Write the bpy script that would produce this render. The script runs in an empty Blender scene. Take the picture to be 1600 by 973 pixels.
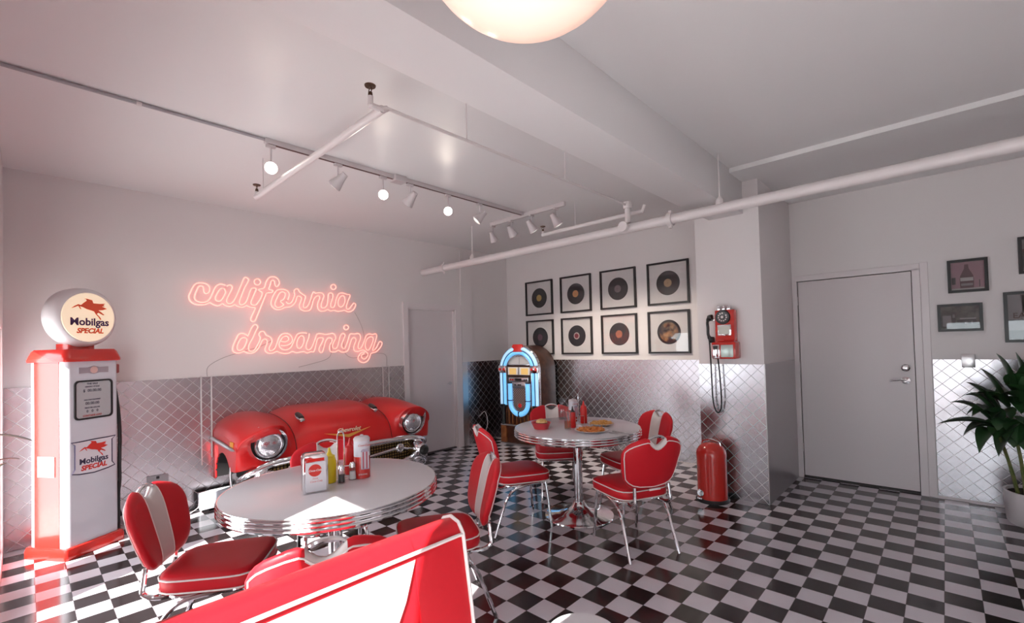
import bpy, bmesh, math, random
from math import sin, cos, pi, sqrt, atan2, radians
from mathutils import Vector, Matrix
S = 0.1524                      # one floor tile (6 in)
scn = bpy.context.scene
COL = scn.collection
random.seed(7)

# ------------------------------------------------------------------ camera
CAMC = Vector((13.340, -13.294, 9.528)) * S
cd = bpy.data.cameras.new('camera'); cam = bpy.data.objects.new('camera', cd); COL.objects.link(cam)
right = Vector((0.7310, 0.6819, -0.0265)); down = Vector((-0.0340, -0.0023, -0.9994)); fwd = Vector((-0.6816, 0.7314, 0.0215))
M = Matrix(((right[0], -down[0], -fwd[0]), (right[1], -down[1], -fwd[1]), (right[2], -down[2], -fwd[2]))).to_4x4()
M.translation = CAMC
cam.matrix_world = M
cd.sensor_fit = 'HORIZONTAL'; cd.sensor_width = 36.0
cd.lens = 717.9 / 1600 * 36
cd.shift_x = (800 - 807.5) / 1600; cd.shift_y = (524.4 - 486.5) / 1600
cd.clip_start = 0.02; cd.clip_end = 200
scn.camera = cam

# ------------------------------------------------------------------ light
scn.view_settings.view_transform = 'Standard'; scn.view_settings.look = 'None'
scn.view_settings.gamma = 1.0; scn.view_settings.use_curve_mapping = False
scn.view_settings.exposure = -0.2
WORLD_STRENGTH = 7.0
SUN_STRENGTH = 24.0
w = bpy.data.worlds.new('daylight'); scn.world = w; w.use_nodes = True
bg = w.node_tree.nodes['Background']; bg.inputs[0].default_value = (0.86, 0.95, 1.0, 1); bg.inputs[1].default_value = WORLD_STRENGTH
sd = bpy.data.lights.new('sun', 'SUN'); sun = bpy.data.objects.new('sun', sd); COL.objects.link(sun)
sd.energy = SUN_STRENGTH; sd.angle = radians(0.5); sd.color = (1.0, 0.96, 0.9)
sun.rotation_euler = Vector((-0.46, 1.0, -0.774)).to_track_quat('-Z', 'Y').to_euler()
sun.location = (2, -8, 8)
cy = scn.cycles
cy.use_denoising = True
cy.max_bounces = 10; cy.diffuse_bounces = 5; cy.glossy_bounces = 4; cy.transparent_max_bounces = 12
cy.caustics_reflective = False; cy.caustics_refractive = False
cy.sample_clamp_indirect = 4.0; cy.blur_glossy = 1.0

# ------------------------------------------------------------------ materials
def mat(name, col, rough=0.5, metal=0.0, spec=0.5, coat=0.0, emit=None, es=0.0, alpha=None):
    m = bpy.data.materials.new(name); m.use_nodes = True
    p = m.node_tree.nodes['Principled BSDF']
    p.inputs['Base Color'].default_value = (*col, 1); p.inputs['Roughness'].default_value = rough
    p.inputs['Metallic'].default_value = metal; p.inputs['Specular IOR Level'].default_value = spec
    p.inputs['Coat Weight'].default_value = coat; p.inputs['Coat Roughness'].default_value = 0.06
    if emit: p.inputs['Emission Color'].default_value = (*emit, 1); p.inputs['Emission Strength'].default_value = es
    return m
def nd(m, t, **k):
    n = m.node_tree.nodes.new(t)
    for a, b in k.items():
        if a.startswith('i_'): n.inputs[int(a[2:])].default_value = b
        else: setattr(n, a, b)
    return n
def lk(m, a, b): m.node_tree.links.new(a, b)
def math_(m, op, a, b=None):
    n = nd(m, 'ShaderNodeMath', operation=op)
    for i, v in enumerate((a, b)):
        if v is None: continue
        if isinstance(v, (int, float)): n.inputs[i].default_value = v
        else: lk(m, v, n.inputs[i])
    return n.outputs[0]
def bumpy(m, scale=30, strength=0.1, dist=0.01, detail=3):
    n = nd(m, 'ShaderNodeTexNoise'); n.inputs['Scale'].default_value = scale; n.inputs['Detail'].default_value = detail
    tc = nd(m, 'ShaderNodeTexCoord'); lk(m, tc.outputs['Object'], n.inputs['Vector'])
    b = nd(m, 'ShaderNodeBump'); b.inputs['Strength'].default_value = strength; b.inputs['Distance'].default_value = dist
    lk(m, n.outputs['Fac'], b.inputs['Height']); lk(m, b.outputs[0], m.node_tree.nodes['Principled BSDF'].inputs['Normal'])
    return m
def vary(m, c1, c2, scale=4, detail=4, lo=0.35, hi=0.65):
    n = nd(m, 'ShaderNodeTexNoise'); n.inputs['Scale'].default_value = scale; n.inputs['Detail'].default_value = detail
    tc = nd(m, 'ShaderNodeTexCoord'); lk(m, tc.outputs['Object'], n.inputs['Vector'])
    r = nd(m, 'ShaderNodeValToRGB'); r.color_ramp.elements[0].position = lo; r.color_ramp.elements[1].position = hi
    r.color_ramp.elements[0].color = (*c1, 1); r.color_ramp.elements[1].color = (*c2, 1)
    lk(m, n.outputs['Fac'], r.inputs[0]); lk(m, r.outputs[0], m.node_tree.nodes['Principled BSDF'].inputs['Base Color'])
    return m

WALL = bumpy(mat('wall_paint', (0.79, 0.745, 0.745), 0.5, spec=0.35), 60, 0.04, 0.003)
CEIL = bumpy(mat('ceiling_paint', (0.81, 0.795, 0.80), 0.42, spec=0.4), 2.2, 0.15, 0.02)
TRIMM = mat('trim_paint', (0.80, 0.74, 0.75), 0.35)
DOORM = mat('door_paint', (0.74, 0.68, 0.69), 0.4)
CHROME = mat('chrome', (0.80, 0.80, 0.82), 0.09, 1.0)
BRUSHED = mat('brushed_metal', (0.62, 0.61, 0.62), 0.28, 1.0)
RED_V = bumpy(mat('red_vinyl', (0.60, 0.012, 0.022), 0.45, spec=0.3, coat=0.05), 180, 0.08, 0.001)
WHT_V = bumpy(mat('white_vinyl', (0.68, 0.62, 0.60), 0.42, spec=0.4), 180, 0.06, 0.001)
PIPING = mat('white_piping', (0.80, 0.72, 0.70), 0.4)
RED_P = mat('red_enamel', (0.58, 0.020, 0.013), 0.22, spec=0.5, coat=0.6)
WHITE_P = mat('white_enamel', (0.64, 0.65, 0.71), 0.22, spec=0.5, coat=0.4)
BLACK = mat('black_plastic', (0.015, 0.014, 0.015), 0.35)
BLACKM = mat('matte_black', (0.012, 0.010, 0.011), 0.8)
RUBBER = mat('rubber', (0.02, 0.02, 0.02), 0.6)
GOLD = mat('gold_trim', (0.80, 0.40, 0.08), 0.4, 0.35)
LAMIN = mat('white_laminate', (0.72, 0.69, 0.72), 0.16, spec=0.5)
STEELP = mat('painted_pipe', (0.74, 0.69, 0.69), 0.3)
PAPER = mat('paper', (0.80, 0.76, 0.755), 0.8)
INK = mat('dark_ink', (0.03, 0.02, 0.06), 0.7)
REDINK = mat('red_ink', (0.62, 0.03, 0.02), 0.6)
SOIL = mat('soil', (0.03, 0.02, 0.015), 0.95)
POTM = mat('white_ceramic', (0.66, 0.62, 0.63), 0.35)
LEAF = vary(mat('leaf', (0.03, 0.09, 0.03), 0.32), (0.010, 0.035, 0.012), (0.026, 0.080, 0.024), 6)
STEM = vary(mat('green_cane', (0.1, 0.12, 0.03), 0.5), (0.07, 0.11, 0.02), (0.16, 0.16, 0.05), 30)
WOOD = vary(mat('dark_wood', (0.1, 0.03, 0.02), 0.3), (0.055, 0.018, 0.010), (0.11, 0.038, 0.02), 14)
WOOD2 = vary(mat('orange_wood', (0.3, 0.1, 0.03), 0.35), (0.20, 0.06, 0.02), (0.34, 0.12, 0.04), 14)
YELLOW = mat('mustard_yellow', (0.92, 0.70, 0.02), 0.35)
KETCH = mat('ketchup_red', (0.62, 0.012, 0.010), 0.3)
FOODF = vary(mat('golden_fries', (0.7, 0.35, 0.08), 0.6), (0.60, 0.26, 0.05), (0.85, 0.50, 0.16), 60)
FOODR = vary(mat('sauced_food', (0.6, 0.2, 0.04), 0.5), (0.52, 0.11, 0.02), (0.80, 0.34, 0.08), 50)
BUN = vary(mat('bun', (0.7, 0.4, 0.15), 0.5), (0.62, 0.34, 0.10), (0.85, 0.60, 0.28), 40)

def glassmat(name, tint=(1, 1, 1), gl=0.08, rough=0.02):
    m = bpy.data.materials.new(name); m.use_nodes = True; nt = m.node_tree; nt.nodes.clear()
    o = nt.nodes.new('ShaderNodeOutputMaterial'); t = nt.nodes.new('ShaderNodeBsdfTransparent'); g = nt.nodes.new('ShaderNodeBsdfGlossy')
    t.inputs[0].default_value = (*tint, 1); g.inputs['Roughness'].default_value = rough
    lw = nt.nodes.new('ShaderNodeLayerWeight'); lw.inputs[0].default_value = 0.5; fr = nt.nodes.new('ShaderNodeMath'); fr.operation = 'POWER'; nt.links.new(lw.outputs['Facing'], fr.inputs[0]); fr.inputs[1].default_value = 5.0
    mx = nt.nodes.new('ShaderNodeMixShader'); ad = nt.nodes.new('ShaderNodeMath'); ad.operation = 'ADD'; ad.use_clamp = True
    nt.links.new(fr.outputs[0], ad.inputs[0]); ad.inputs[1].default_value = gl * 0.6
    nt.links.new(ad.outputs[0], mx.inputs[0]); nt.links.new(t.outputs[0], mx.inputs[1]); nt.links.new(g.outputs[0], mx.inputs[2])
    nt.links.new(mx.outputs[0], o.inputs[0]); return m
GLASS = glassmat('clear_glass', (0.93, 0.94, 0.95), 0.10)
PICGLASS = glassmat('picture_glass', (0.97, 0.97, 0.97), 0.07)
WINGLASS = glassmat('window_glass', (0.98, 0.98, 0.98), 0.05)

# floor: black and white checkerboard
FLOOR = mat('checker_floor', (0.6, 0.6, 0.6), 0.13, spec=0.5)
ge = nd(FLOOR, 'ShaderNodeNewGeometry'); sx = nd(FLOOR, 'ShaderNodeSeparateXYZ'); lk(FLOOR, ge.outputs['Position'], sx.inputs[0])
fx = math_(FLOOR, 'FLOOR', math_(FLOOR, 'MULTIPLY', sx.outputs[0], 1 / S)); fy = math_(FLOOR, 'FLOOR', math_(FLOOR, 'MULTIPLY', sx.outputs[1], 1 / S))
par = math_(FLOOR, 'FLOORED_MODULO', math_(FLOOR, 'ADD', fx, fy), 2.0)
mx = nd(FLOOR, 'ShaderNodeMix', data_type='RGBA'); lk(FLOOR, par, mx.inputs['Factor'])
mx.inputs['A'].default_value = (0.022, 0.017, 0.018, 1); mx.inputs['B'].default_value = (0.68, 0.64, 0.69, 1)
# thin dark joints between tiles
def edge(v):
    f = math_(FLOOR, 'FRACT', math_(FLOOR, 'MULTIPLY', v, 1 / S)); return math_(FLOOR, 'ABSOLUTE', math_(FLOOR, 'SUBTRACT', f, 0.5))
jo = math_(FLOOR, 'GREATER_THAN', math_(FLOOR, 'MAXIMUM', edge(sx.outputs[0]), edge(sx.outputs[1])), 0.492)
mx2 = nd(FLOOR, 'ShaderNodeMix', data_type='RGBA'); lk(FLOOR, jo, mx2.inputs['Factor']); lk(FLOOR, mx.outputs['Result'], mx2.inputs['A'])
mx2.inputs['B'].default_value = (0.10, 0.08, 0.09, 1); lk(FLOOR, mx2.outputs['Result'], FLOOR.node_tree.nodes['Principled BSDF'].inputs['Base Color'])
nz = nd(FLOOR, 'ShaderNodeTexNoise'); nz.inputs['Scale'].default_value = 3.0; nz.inputs['Detail'].default_value = 5
lk(FLOOR, ge.outputs['Position'], nz.inputs['Vector'])
mr = nd(FLOOR, 'ShaderNodeMapRange'); mr.inputs['To Min'].default_value = 0.08; mr.inputs['To Max'].default_value = 0.22
lk(FLOOR, nz.outputs['Fac'], mr.inputs['Value']); lk(FLOOR, mr.outputs[0], FLOOR.node_tree.nodes['Principled BSDF'].inputs['Roughness'])

# quilted stainless steel wainscot: diagonal embossed lines
def quilt(name, lines=True, base=(0.58, 0.55, 0.58)):
    m = mat(name, base, 0.28, 1.0)
    p = m.node_tree.nodes['Principled BSDF']
    ge = nd(m, 'ShaderNodeNewGeometry'); sp = nd(m, 'ShaderNodeSeparateXYZ'); lk(m, ge.outputs['Position'], sp.inputs[0])
    nz = nd(m, 'ShaderNodeTexNoise'); nz.inputs['Scale'].default_value = 1.6; nz.inputs['Detail'].default_value = 1; lk(m, ge.outputs['Position'], nz.inputs['Vector'])
    if lines:
        u = math_(m, 'ADD', sp.outputs[0], sp.outputs[1]); d = 0.74 * S
        def tri(v):
            f = math_(m, 'FRACT', math_(m, 'MULTIPLY', v, 1 / d)); return math_(m, 'ABSOLUTE', math_(m, 'SUBTRACT', f, 0.5))
        a = tri(math_(m, 'ADD', u, sp.outputs[2])); b = tri(math_(m, 'SUBTRACT', u, sp.outputs[2]))
        mxx = math_(m, 'MAXIMUM', a, b)
        ridge = nd(m, 'ShaderNodeMapRange', interpolation_type='SMOOTHSTEP'); ridge.inputs['From Min'].default_value = 0.470; ridge.inputs['From Max'].default_value = 0.495
        lk(m, mxx, ridge.inputs['Value'])
        pil = math_(m, 'MULTIPLY', math_(m, 'MULTIPLY', math_(m, 'SUBTRACT', 0.5, a), math_(m, 'SUBTRACT', 0.5, b)), 0.25)
        h = math_(m, 'ADD', math_(m, 'ADD', ridge.outputs[0], pil), math_(m, 'MULTIPLY', nz.outputs['Fac'], 2.5))
        bp = nd(m, 'ShaderNodeBump'); bp.inputs['Strength'].default_value = 0.24; bp.inputs['Distance'].default_value = 0.004
        lk(m, h, bp.inputs['Height']); lk(m, bp.outputs[0], p.inputs['Normal'])
        cm = nd(m, 'ShaderNodeMix', data_type='RGBA'); lk(m, ridge.outputs[0], cm.inputs['Factor'])
        cm.inputs['A'].default_value = (*base, 1); cm.inputs['B'].default_value = (0.70, 0.66, 0.67, 1)
        lk(m, cm.outputs['Result'], p.inputs['Base Color'])
        rr = nd(m, 'ShaderNodeMapRange'); rr.inputs['To Min'].default_value = 0.27; rr.inputs['To Max'].default_value = 0.55
        lk(m, ridge.outputs[0], rr.inputs['Value']); lk(m, rr.outputs[0], p.inputs['Roughness'])
    else:
        bp = nd(m, 'ShaderNodeBump'); bp.inputs['Strength'].default_value = 0.2; bp.inputs['Distance'].default_value = 0.01
        lk(m, nz.outputs['Fac'], bp.inputs['Height']); lk(m, bp.outputs[0], p.inputs['Normal'])
    return m
QUILT = quilt('quilted_steel'); PLAINST = quilt('plain_steel', False, (0.5, 0.47, 0.48))

# ------------------------------------------------------------------ mesh helpers
class MB:
    def __init__(s): s.v = []; s.f = []
    def add(s, vs, fs):
        n = len(s.v); s.v += [tuple(v) for v in vs]; s.f += [tuple(i + n for i in f) for f in fs]; return s
    def box(s, x0, x1, y0, y1, z0, z1):
        return s.add([(x0, y0, z0), (x1, y0, z0), (x1, y1, z0), (x0, y1, z0), (x0, y0, z1), (x1, y0, z1), (x1, y1, z1), (x0, y1, z1)],
                     [(0, 3, 2, 1), (4, 5, 6, 7), (0, 1, 5, 4), (1, 2, 6, 5), (2, 3, 7, 6), (3, 0, 4, 7)])
    def rings(s, rs, close=False, cap=True):
        n = len(rs[0]); k = len(rs); vs = [v for r in rs for v in r]; fs = []
        for i in range(k if close else k - 1):
            a = i * n; b = ((i + 1) % k) * n
            for j in range(n): fs.append((a + j, a + (j + 1) % n, b + (j + 1) % n, b + j))
        if cap and not close: fs.append(tuple(range(n))[::-1]); fs.append(tuple((k - 1) * n + j for j in range(n)))
        return s.add(vs, fs)
    def tube(s, pts, r, n=8, close=False):
        P = [Vector(p) for p in pts]; k = len(P); rs = []; up = None
        for i, p in enumerate(P):
            if close: t = P[(i + 1) % k] - P[i - 1]
            else: t = P[min(i + 1, k - 1)] - P[max(i - 1, 0)]
            if t.length < 1e-9: t = Vector((0, 0, 1))
            t.normalize()
            if up is None:
                up = Vector((0, 0, 1)) if abs(t.z) < 0.9 else Vector((1, 0, 0))
            up = (up - t * up.dot(t))
            if up.length < 1e-6: up = t.orthogonal()
            up.normalize(); q = t.cross(up); rr = r[i] if isinstance(r, (list, tuple)) else r
            rs.append([p + (up * cos(2 * pi * j / n) + q * sin(2 * pi * j / n)) * rr for j in range(n)])
        return s.rings(rs, close)
    def lathe(s, prof, n=32, c=(0, 0, 0), axis='Z'):
        rs = []
        for r, z in prof:
            r = max(r, 1e-4)
            ring = []
            for j in range(n):
                a = 2 * pi * j / n; x, y = r * cos(a), r * sin(a)
                if axis == 'Z': p = (c[0] + x, c[1] + y, c[2] + z)
                elif axis == 'Y': p = (c[0] + x, c[1] + z, c[2] - y)
                else: p = (c[0] + z, c[1] + x, c[2] + y)
                ring.append(p)
            rs.append(ring)
        return s.rings(rs)
    def prism(s, poly, a, b, plane='XZ'):
        def P(p, d): return (p[0], d, p[1]) if plane == 'XZ' else ((d, p[0], p[1]) if plane == 'YZ' else (p[0], p[1], d))
        n = len(poly); vs = [P(p, a) for p in poly] + [P(p, b) for p in poly]
        fs = [tuple(range(n)), tuple(range(2 * n - 1, n - 1, -1))] + [(i, i + n, (i + 1) % n + n, (i + 1) % n) for i in range(n)]
        return s.add(vs, fs)
    def grid(s, rows, close_u=False):
        n = len(rows[0]); vs = [p for r in rows for p in r]; fs = []
        for i in range(len(rows) - 1):
            for j in range(n if close_u else n - 1):
                fs.append((i * n + j, i * n + (j + 1) % n, (i + 1) * n + (j + 1) % n, (i + 1) * n + j))
        return s.add(vs, fs)
    def xf(s, M):
        s.v = [tuple(M @ Vector(v)) for v in s.v]; return s
    def build(s, name, m, parent=None, smooth=True, bevel=0.0, seg=2, ang=35):
        me = bpy.data.meshes.new(name); me.from_pydata(s.v, [], s.f)
        bm = bmesh.new(); bm.from_mesh(me)
        bmesh.ops.remove_doubles(bm, verts=bm.verts, dist=1e-6)
        bmesh.ops.dissolve_degenerate(bm, edges=bm.edges, dist=1e-7)
        bmesh.ops.recalc_face_normals(bm, faces=bm.faces)
        if bevel > 0:
            es = [e for e in bm.edges if len(e.link_faces) == 2 and e.calc_face_angle(0) > radians(40)]
            bmesh.ops.bevel(bm, geom=es, offset=bevel, segments=seg, profile=0.5, affect='EDGES', clamp_overlap=True)
        for e in bm.edges:
            if len(e.link_faces) == 2 and e.calc_face_angle(0) > radians(ang): e.smooth = False
        for f in bm.faces: f.smooth = smooth
        bm.to_mesh(me); bm.free()
        me.materials.append(m)
        o = bpy.data.objects.new(name, me); COL.objects.link(o)
        if parent is not None: o.parent = parent
        return o

def tag(o, label=None, cat=None, group=None, kind=None):
    if label: o['label'] = label
    if cat: o['category'] = cat
    if group: o['group'] = group
    if kind: o['kind'] = kind
    return o
def thing(name, label, cat, loc=(0, 0, 0), rz=0.0, group=None):
    o = bpy.data.objects.new(name, None); COL.objects.link(o); o.empty_display_size = 0.05
    o.location = loc; o.rotation_euler = (0, 0, rz); return tag(o, label, cat, group)
def kids(o): return [c for c in bpy.data.objects if c.parent == o]
def copy_tree(o, label, loc=None, rz=None, parent=None):
    c = o.copy(); COL.objects.link(c)
    if parent is not None: c.parent = parent
    if label: c['label'] = label
    if loc is not None: c.location = loc
    if rz is not None: c.rotation_euler = (0, 0, rz)
    for ch in kids(o): copy_tree(ch, None, parent=c)
    return c
def T(x, y, z=0.0): return Vector((x * S, y * S, z * S))
def tb(x0, x1, y0, y1, z0, z1): return MB().box(x0 * S, x1 * S, y0 * S, y1 * S, z0 * S, z1 * S)
def spl(pts, k=5, close=False):
    P = [Vector(p) if len(p) == 3 else Vector((p[0], p[1], 0)) for p in pts]; n = len(P); out = []
    for i in range(n if close else n - 1):
        if close: a, b, c, d = P[i - 1], P[i], P[(i + 1) % n], P[(i + 2) % n]
        else: a, b, c, d = P[max(i - 1, 0)], P[i], P[i + 1], P[min(i + 2, n - 1)]
        for j in range(k):
            t = j / k
            out.append(0.5 * ((2 * b) + (c - a) * t + (2 * a - 5 * b + 4 * c - d) * t * t + (3 * b - a - 3 * c + d) * t ** 3))
    if not close: out.append(P[-1])
    return out
def rrect(w, h, r, n=5, cx=0, cy=0):
    o = []
    for sx_, sy_, a0 in ((1, -1, -pi / 2), (1, 1, 0), (-1, 1, pi / 2), (-1, -1, pi)):
        for i in range(n + 1):
            a = a0 + pi / 2 * i / n
            o.append((cx + sx_ * (w / 2 - r) + r * cos(a), cy + sy_ * (h / 2 - r) + r * sin(a)))
    return o
def text(name, body, size, m, parent, M, extrude=0.0008, shear=0.0, bold=0.0, align='CENTER', xs=1.0):
    c = bpy.data.curves.new(name, 'FONT'); c.body = body; c.size = size; c.extrude = extrude; c.shear = shear; c.offset = bold
    c.align_x = align; c.align_y = 'CENTER'; c.resolution_u = 3
    t = bpy.data.objects.new(name, c); COL.objects.link(t)
    dg = bpy.context.evaluated_depsgraph_get(); me = bpy.data.meshes.new_from_object(t.evaluated_get(dg)); bpy.data.objects.remove(t)
    me.transform(M @ Matrix.Diagonal((xs, 1, 1, 1))); me.materials.clear(); me.materials.append(m); me.name = name
    o = bpy.data.objects.new(name, me); COL.objects.link(o); o.parent = parent; return o
FRONT = Matrix.Rotation(pi / 2, 4, 'X')          # text upright, facing -Y
def struct(name, mb, m, **k): return tag(mb.build(name, m, None, **k), kind='structure')

# ------------------------------------------------------------------ room shell
XN, YR, YD, YF = -20.9, 22.1, 23.2, -14.0
XB = 23.0
CZ = 19.0
struct('floor', tb(XN - 1, XB + 1, YF - 0.3, YD + 1, -1, 0), FLOOR, smooth=False)
struct('ceiling', tb(XN - 1, XB + 1, YF - 0.6, YD + 1, CZ + 0.15, CZ + 1), CEIL, smooth=False)
struct('trim_1', tb(2.8, 4.8, YF, 15.84, 17.0, CZ + 0.2), CEIL, bevel=0.004)           # ceiling beam
struct('trim_2', tb(4.8, XB, 13.7, YD, CZ - 0.1, CZ + 0.16), CEIL, smooth=False)         # soffit
# left door opening 9.55..14.75 up to 13.05
struct('wall_left', tb(XN - 0.8, XN, YF - 0.6, 9.5, 0, CZ + 0.5), WALL, smooth=False)
struct('wall_left_corner', tb(XN - 0.8, XN, 14.8, YR + 0.2, 0, CZ + 0.5), WALL, smooth=False)
struct('wall_left_lintel', tb(XN - 0.8, XN, 9.5, 14.8, 13.1, CZ + 0.5), WALL, smooth=False)
struct('wall_back', tb(XN - 0.8, 1.9, YR, YR + 1.5, 0, CZ + 0.5), WALL, smooth=False)
struct('wall_column', tb(1.9, 5.65, 15.84, YD + 0.5, 0, CZ + 0.5), WALL, bevel=0.003)
# right-hand door wall with opening 5.92..12.02 up to 13.44
struct('wall_right', tb(12.02, XB + 0.8, YD, YD + 0.8, 0, CZ + 0.5), WALL, smooth=False)
struct('wall_right_lintel', tb(5.65, 12.02, YD, YD + 0.8, 13.44, CZ + 0.5), WALL, smooth=False)
struct('wall_right_strip', tb(5.5, 5.92, YD, YD + 0.8, 0, 13.44), WALL, smooth=False)
struct('wall_rear', tb(XB, XB + 0.4, YF - 0.3, YD + 0.8, 0, CZ + 0.5), WALL, smooth=False)
# street facade with windows
TOPZ = 10.95
wins = [(-19.2, -15.4), (-11.5, -3.8), (2.4, 5.65), (9.5, 11.05), (13.4, 16.4), (17.2, 22.0)]
xs = [XN - 0.8] + [v for w_ in wins for v in w_] + [XB + 0.8]
fac = MB()
for i in range(0, len(xs), 2): fac.box(xs[i] * S, xs[i + 1] * S, (YF - 0.3) * S, YF * S, 0, (CZ + 0.5) * S)
for a, b in wins:
    fac.box(a * S, b * S, (YF - 0.3) * S, YF * S, 0, 0.5 * S); fac.box(a * S, b * S, (YF - 0.3) * S, YF * S, TOPZ * S, (CZ + 0.5) * S)
    # clerestory opening stays solid: header
struct('wall_front', fac, WALL, smooth=False)
for k, (a, b) in enumerate(wins):
    fr = MB(); t = 0.12
    for q in ((a, a + t, 0.5, TOPZ), (b - t, b, 0.5, TOPZ), (a, b, 0.5, 0.5 + t), (a, b, TOPZ - t, TOPZ)):
        fr.box(q[0] * S, q[1] * S, (YF - 0.25) * S, (YF - 0.1) * S, q[2] * S, q[3] * S)
    o = struct('window_%d' % (k + 1), fr, TRIMM, smooth=False)
    tb(a + t, b - t, YF - 0.19, YF - 0.16, 0.5 + t, TOPZ - t).build('pane', WINGLASS, o, smooth=False)
struct('trim_4', tb(XN - 3, XB + 40, YF - 60, YF - 0.3, -1.6, -0.9), mat('pavement', (0.74, 0.73, 0.72), 0.9), smooth=False)
# steel wainscot
H = 8.07
struct('trim_5', tb(XN, XN + 0.06, YF, 9.1, 0.02, H), QUILT, smooth=False)
struct('trim_6', tb(XN, XN + 0.06, 16.2, YR, 0.02, H), QUILT, smooth=False)
struct('trim_7', tb(XN, 1.9, YR - 0.06, YR, 0.02, H), QUILT, smooth=False)
struct('trim_8', tb(1.9, 5.65, 15.78, 15.84, 0.02, H), QUILT, smooth=False)
struct('trim_9', tb(5.65, 5.70, 15.8, 22.9, 0.02, H), PLAINST, smooth=False)
struct('trim_10', tb(12.75, XB, YD - 0.06, YD, 0.12, H), QUILT, smooth=False)
struct('trim_11', tb(YD, YD, 0, 0, 0, 0) if False else tb(XN + 0.0, XN + 0.1, 15.55, 16.2, 0, H), BRUSHED, smooth=False)
struct('baseboard_right', tb(12.6, XB, YD - 0.10, YD, 0, 0.14), TRIMM, smooth=False)
struct('baseboard_back', tb(XN, 1.9, YR - 0.09, YR, 0, 0.05), TRIMM, smooth=False)
# pilaster beside the left door
struct('wall_left_pilaster', tb(XN, XN + 0.12, 15.55, 16.95, H, 18.9), WALL, smooth=False)

# door in left wall
d1 = struct('door_1', tb(XN - 0.45, XN - 0.25, 9.5, 14.8, 0.1, 13.1), DOORM, smooth=False)
cs = MB()
for q in ((9.05, 9.5, 0, 13.55), (14.8, 15.5, 0, 13.55), (9.5, 14.8, 13.1, 13.55)):
    cs.box((XN) * S, (XN + 0.14) * S, q[0] * S, q[1] * S, q[2] * S, q[3] * S)
for q in ((9.5, 9.62, 0, 13.1), (14.68, 14.8, 0, 13.1), (9.5, 14.8, 12.98, 13.1)):
    cs.box((XN - 0.45) * S, XN * S, q[0] * S, q[1] * S, q[2] * S, q[3] * S)
cs.build('door_casing', TRIMM, d1, smooth=False)
hd = MB(); c0 = T(XN - 0.25, 14.25, 6.15)
hd.lathe([(0.0, 0), (0.026, 0), (0.026, 0.006), (0.010, 0.010), (0.010, 0.04), (0, 0.04)], 16, c0, 'X')
hd.tube([c0 + Vector((0.036, 0.005, 0)), c0 + Vector((0.038, -0.03, 0.003)), c0 + Vector((0.035, -0.075, -0.004))], [0.009, 0.008, 0.007])
hd.build('door_handle', BRUSHED, d1)
struct('trim_12', tb(XN - 0.3, XN + 0.02, 9.6, 14.7, 0, 0.12), mat('threshold', (0.05, 0.04, 0.04), 0.6), smooth=False)
# door in right-hand wall
d2 = struct('door_2', tb(6.0, 11.94, YD + 0.05, YD + 0.35, 0.16, 13.38), DOORM, smooth=False)
cs = MB()
for q in ((5.66, 5.96, 0, 13.5), (11.98, 12.35, 0, 13.5), (5.66, 12.35, 13.42, 13.8)):
    cs.box(q[0] * S, q[1] * S, (YD - 0.13) * S, (YD + 0.02) * S, q[2] * S, q[3] * S)
cs.box(12.35 * S, 12.72 * S, (YD - 0.06) * S, YD * S, 0, 13.85 * S)
cs.build('door_casing', TRIMM, d2, smooth=False, bevel=0.003)
hd = MB(); c0 = T(11.5, YD + 0.04, 6.8)
hd.lathe([(0.0, 0), (0.033, 0), (0.033, -0.008), (0.014, -0.012), (0.012, -0.05), (0, -0.05)], 18, c0, 'Y')
hd.tube([c0 + Vector((0.01, -0.045, 0)), c0 + Vector((-0.04, -0.05, 0.006)), c0 + Vector((-0.115, -0.045, -0.006))], [0.011, 0.009, 0.008])
hd.build('door_handle', CHROME, d2)
MB().lathe([(0, 0), (0.032, 0), (0.032, -0.014), (0.02, -0.022), (0, -0.022)], 20, T(11.52, YD + 0.04, 7.55), 'Y').build('deadbolt', CHROME, d2)
for z in (12.1, 7.6, 2.1):
    h = MB()
    for q in range(3): h.lathe([(0, q * 0.03), (0.008, q * 0.03), (0.008, q * 0.03 + 0.027), (0, q * 0.03 + 0.027)], 10, T(5.97, YD - 0.16, z - 0.3))
    h.box(5.9 * S, 5.97 * S, (YD - 0.15) * S, (YD - 0.12) * S, (z - 0.3) * S, (z + 0.3) * S)
    h.build('hinge', TRIMM, d2)
tb(9.6, 9.95, YD + 0.03, YD + 0.06, 1.55, 1.85).build('door_bumper', DOORM, d2, smooth=False)
struct('trim_13', tb(5.96, 12.0, YD - 0.02, YD + 0.5, 0, 0.12), mat('door_sill', (0.04, 0.035, 0.035), 0.6), smooth=False)
struct('trim_14', tb(5.5, XB, YD + 0.5, YD + 0.9, 0, 14), BLACKM, smooth=False)

# outlets
def plate(name, label, cx, cy, cz, axis, w_=0.5, h_=0.78, m=BRUSHED, slots=True):
    t = thing(name, label, 'outlet', T(cx, cy, cz), 0 if axis == 'Y' else pi / 2)
    MB().box(-w_ / 2 * S, w_ / 2 * S, -0.012, 0, -h_ / 2 * S, h_ / 2 * S).build('cover_plate', m, t, bevel=0.003)
    if slots:
        for q in (-0.11, 0.11): MB().box(-0.012, 0.012, -0.016, -0.010, q * S * 1.4 - 0.012, q * S * 1.4 + 0.012).build('socket', BLACK, t, bevel=0.003)
    return t
plate('wall_outlet', 'metal outlet plate on the steel wainscot just behind the gas pump side', XN + 0.07, -7.95, 2.2, 'X', 1.0, 0.58, mat('grey_plate', (0.36, 0.34, 0.36), 0.45))
plate('wall_outlet', 'small metal switch plate at the top of the steel wainscot beside the plant', 14.25, YD - 0.06, 8.0, 'Y', 0.55, 0.75, slots=False)['category'] = 'switch plate'
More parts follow.
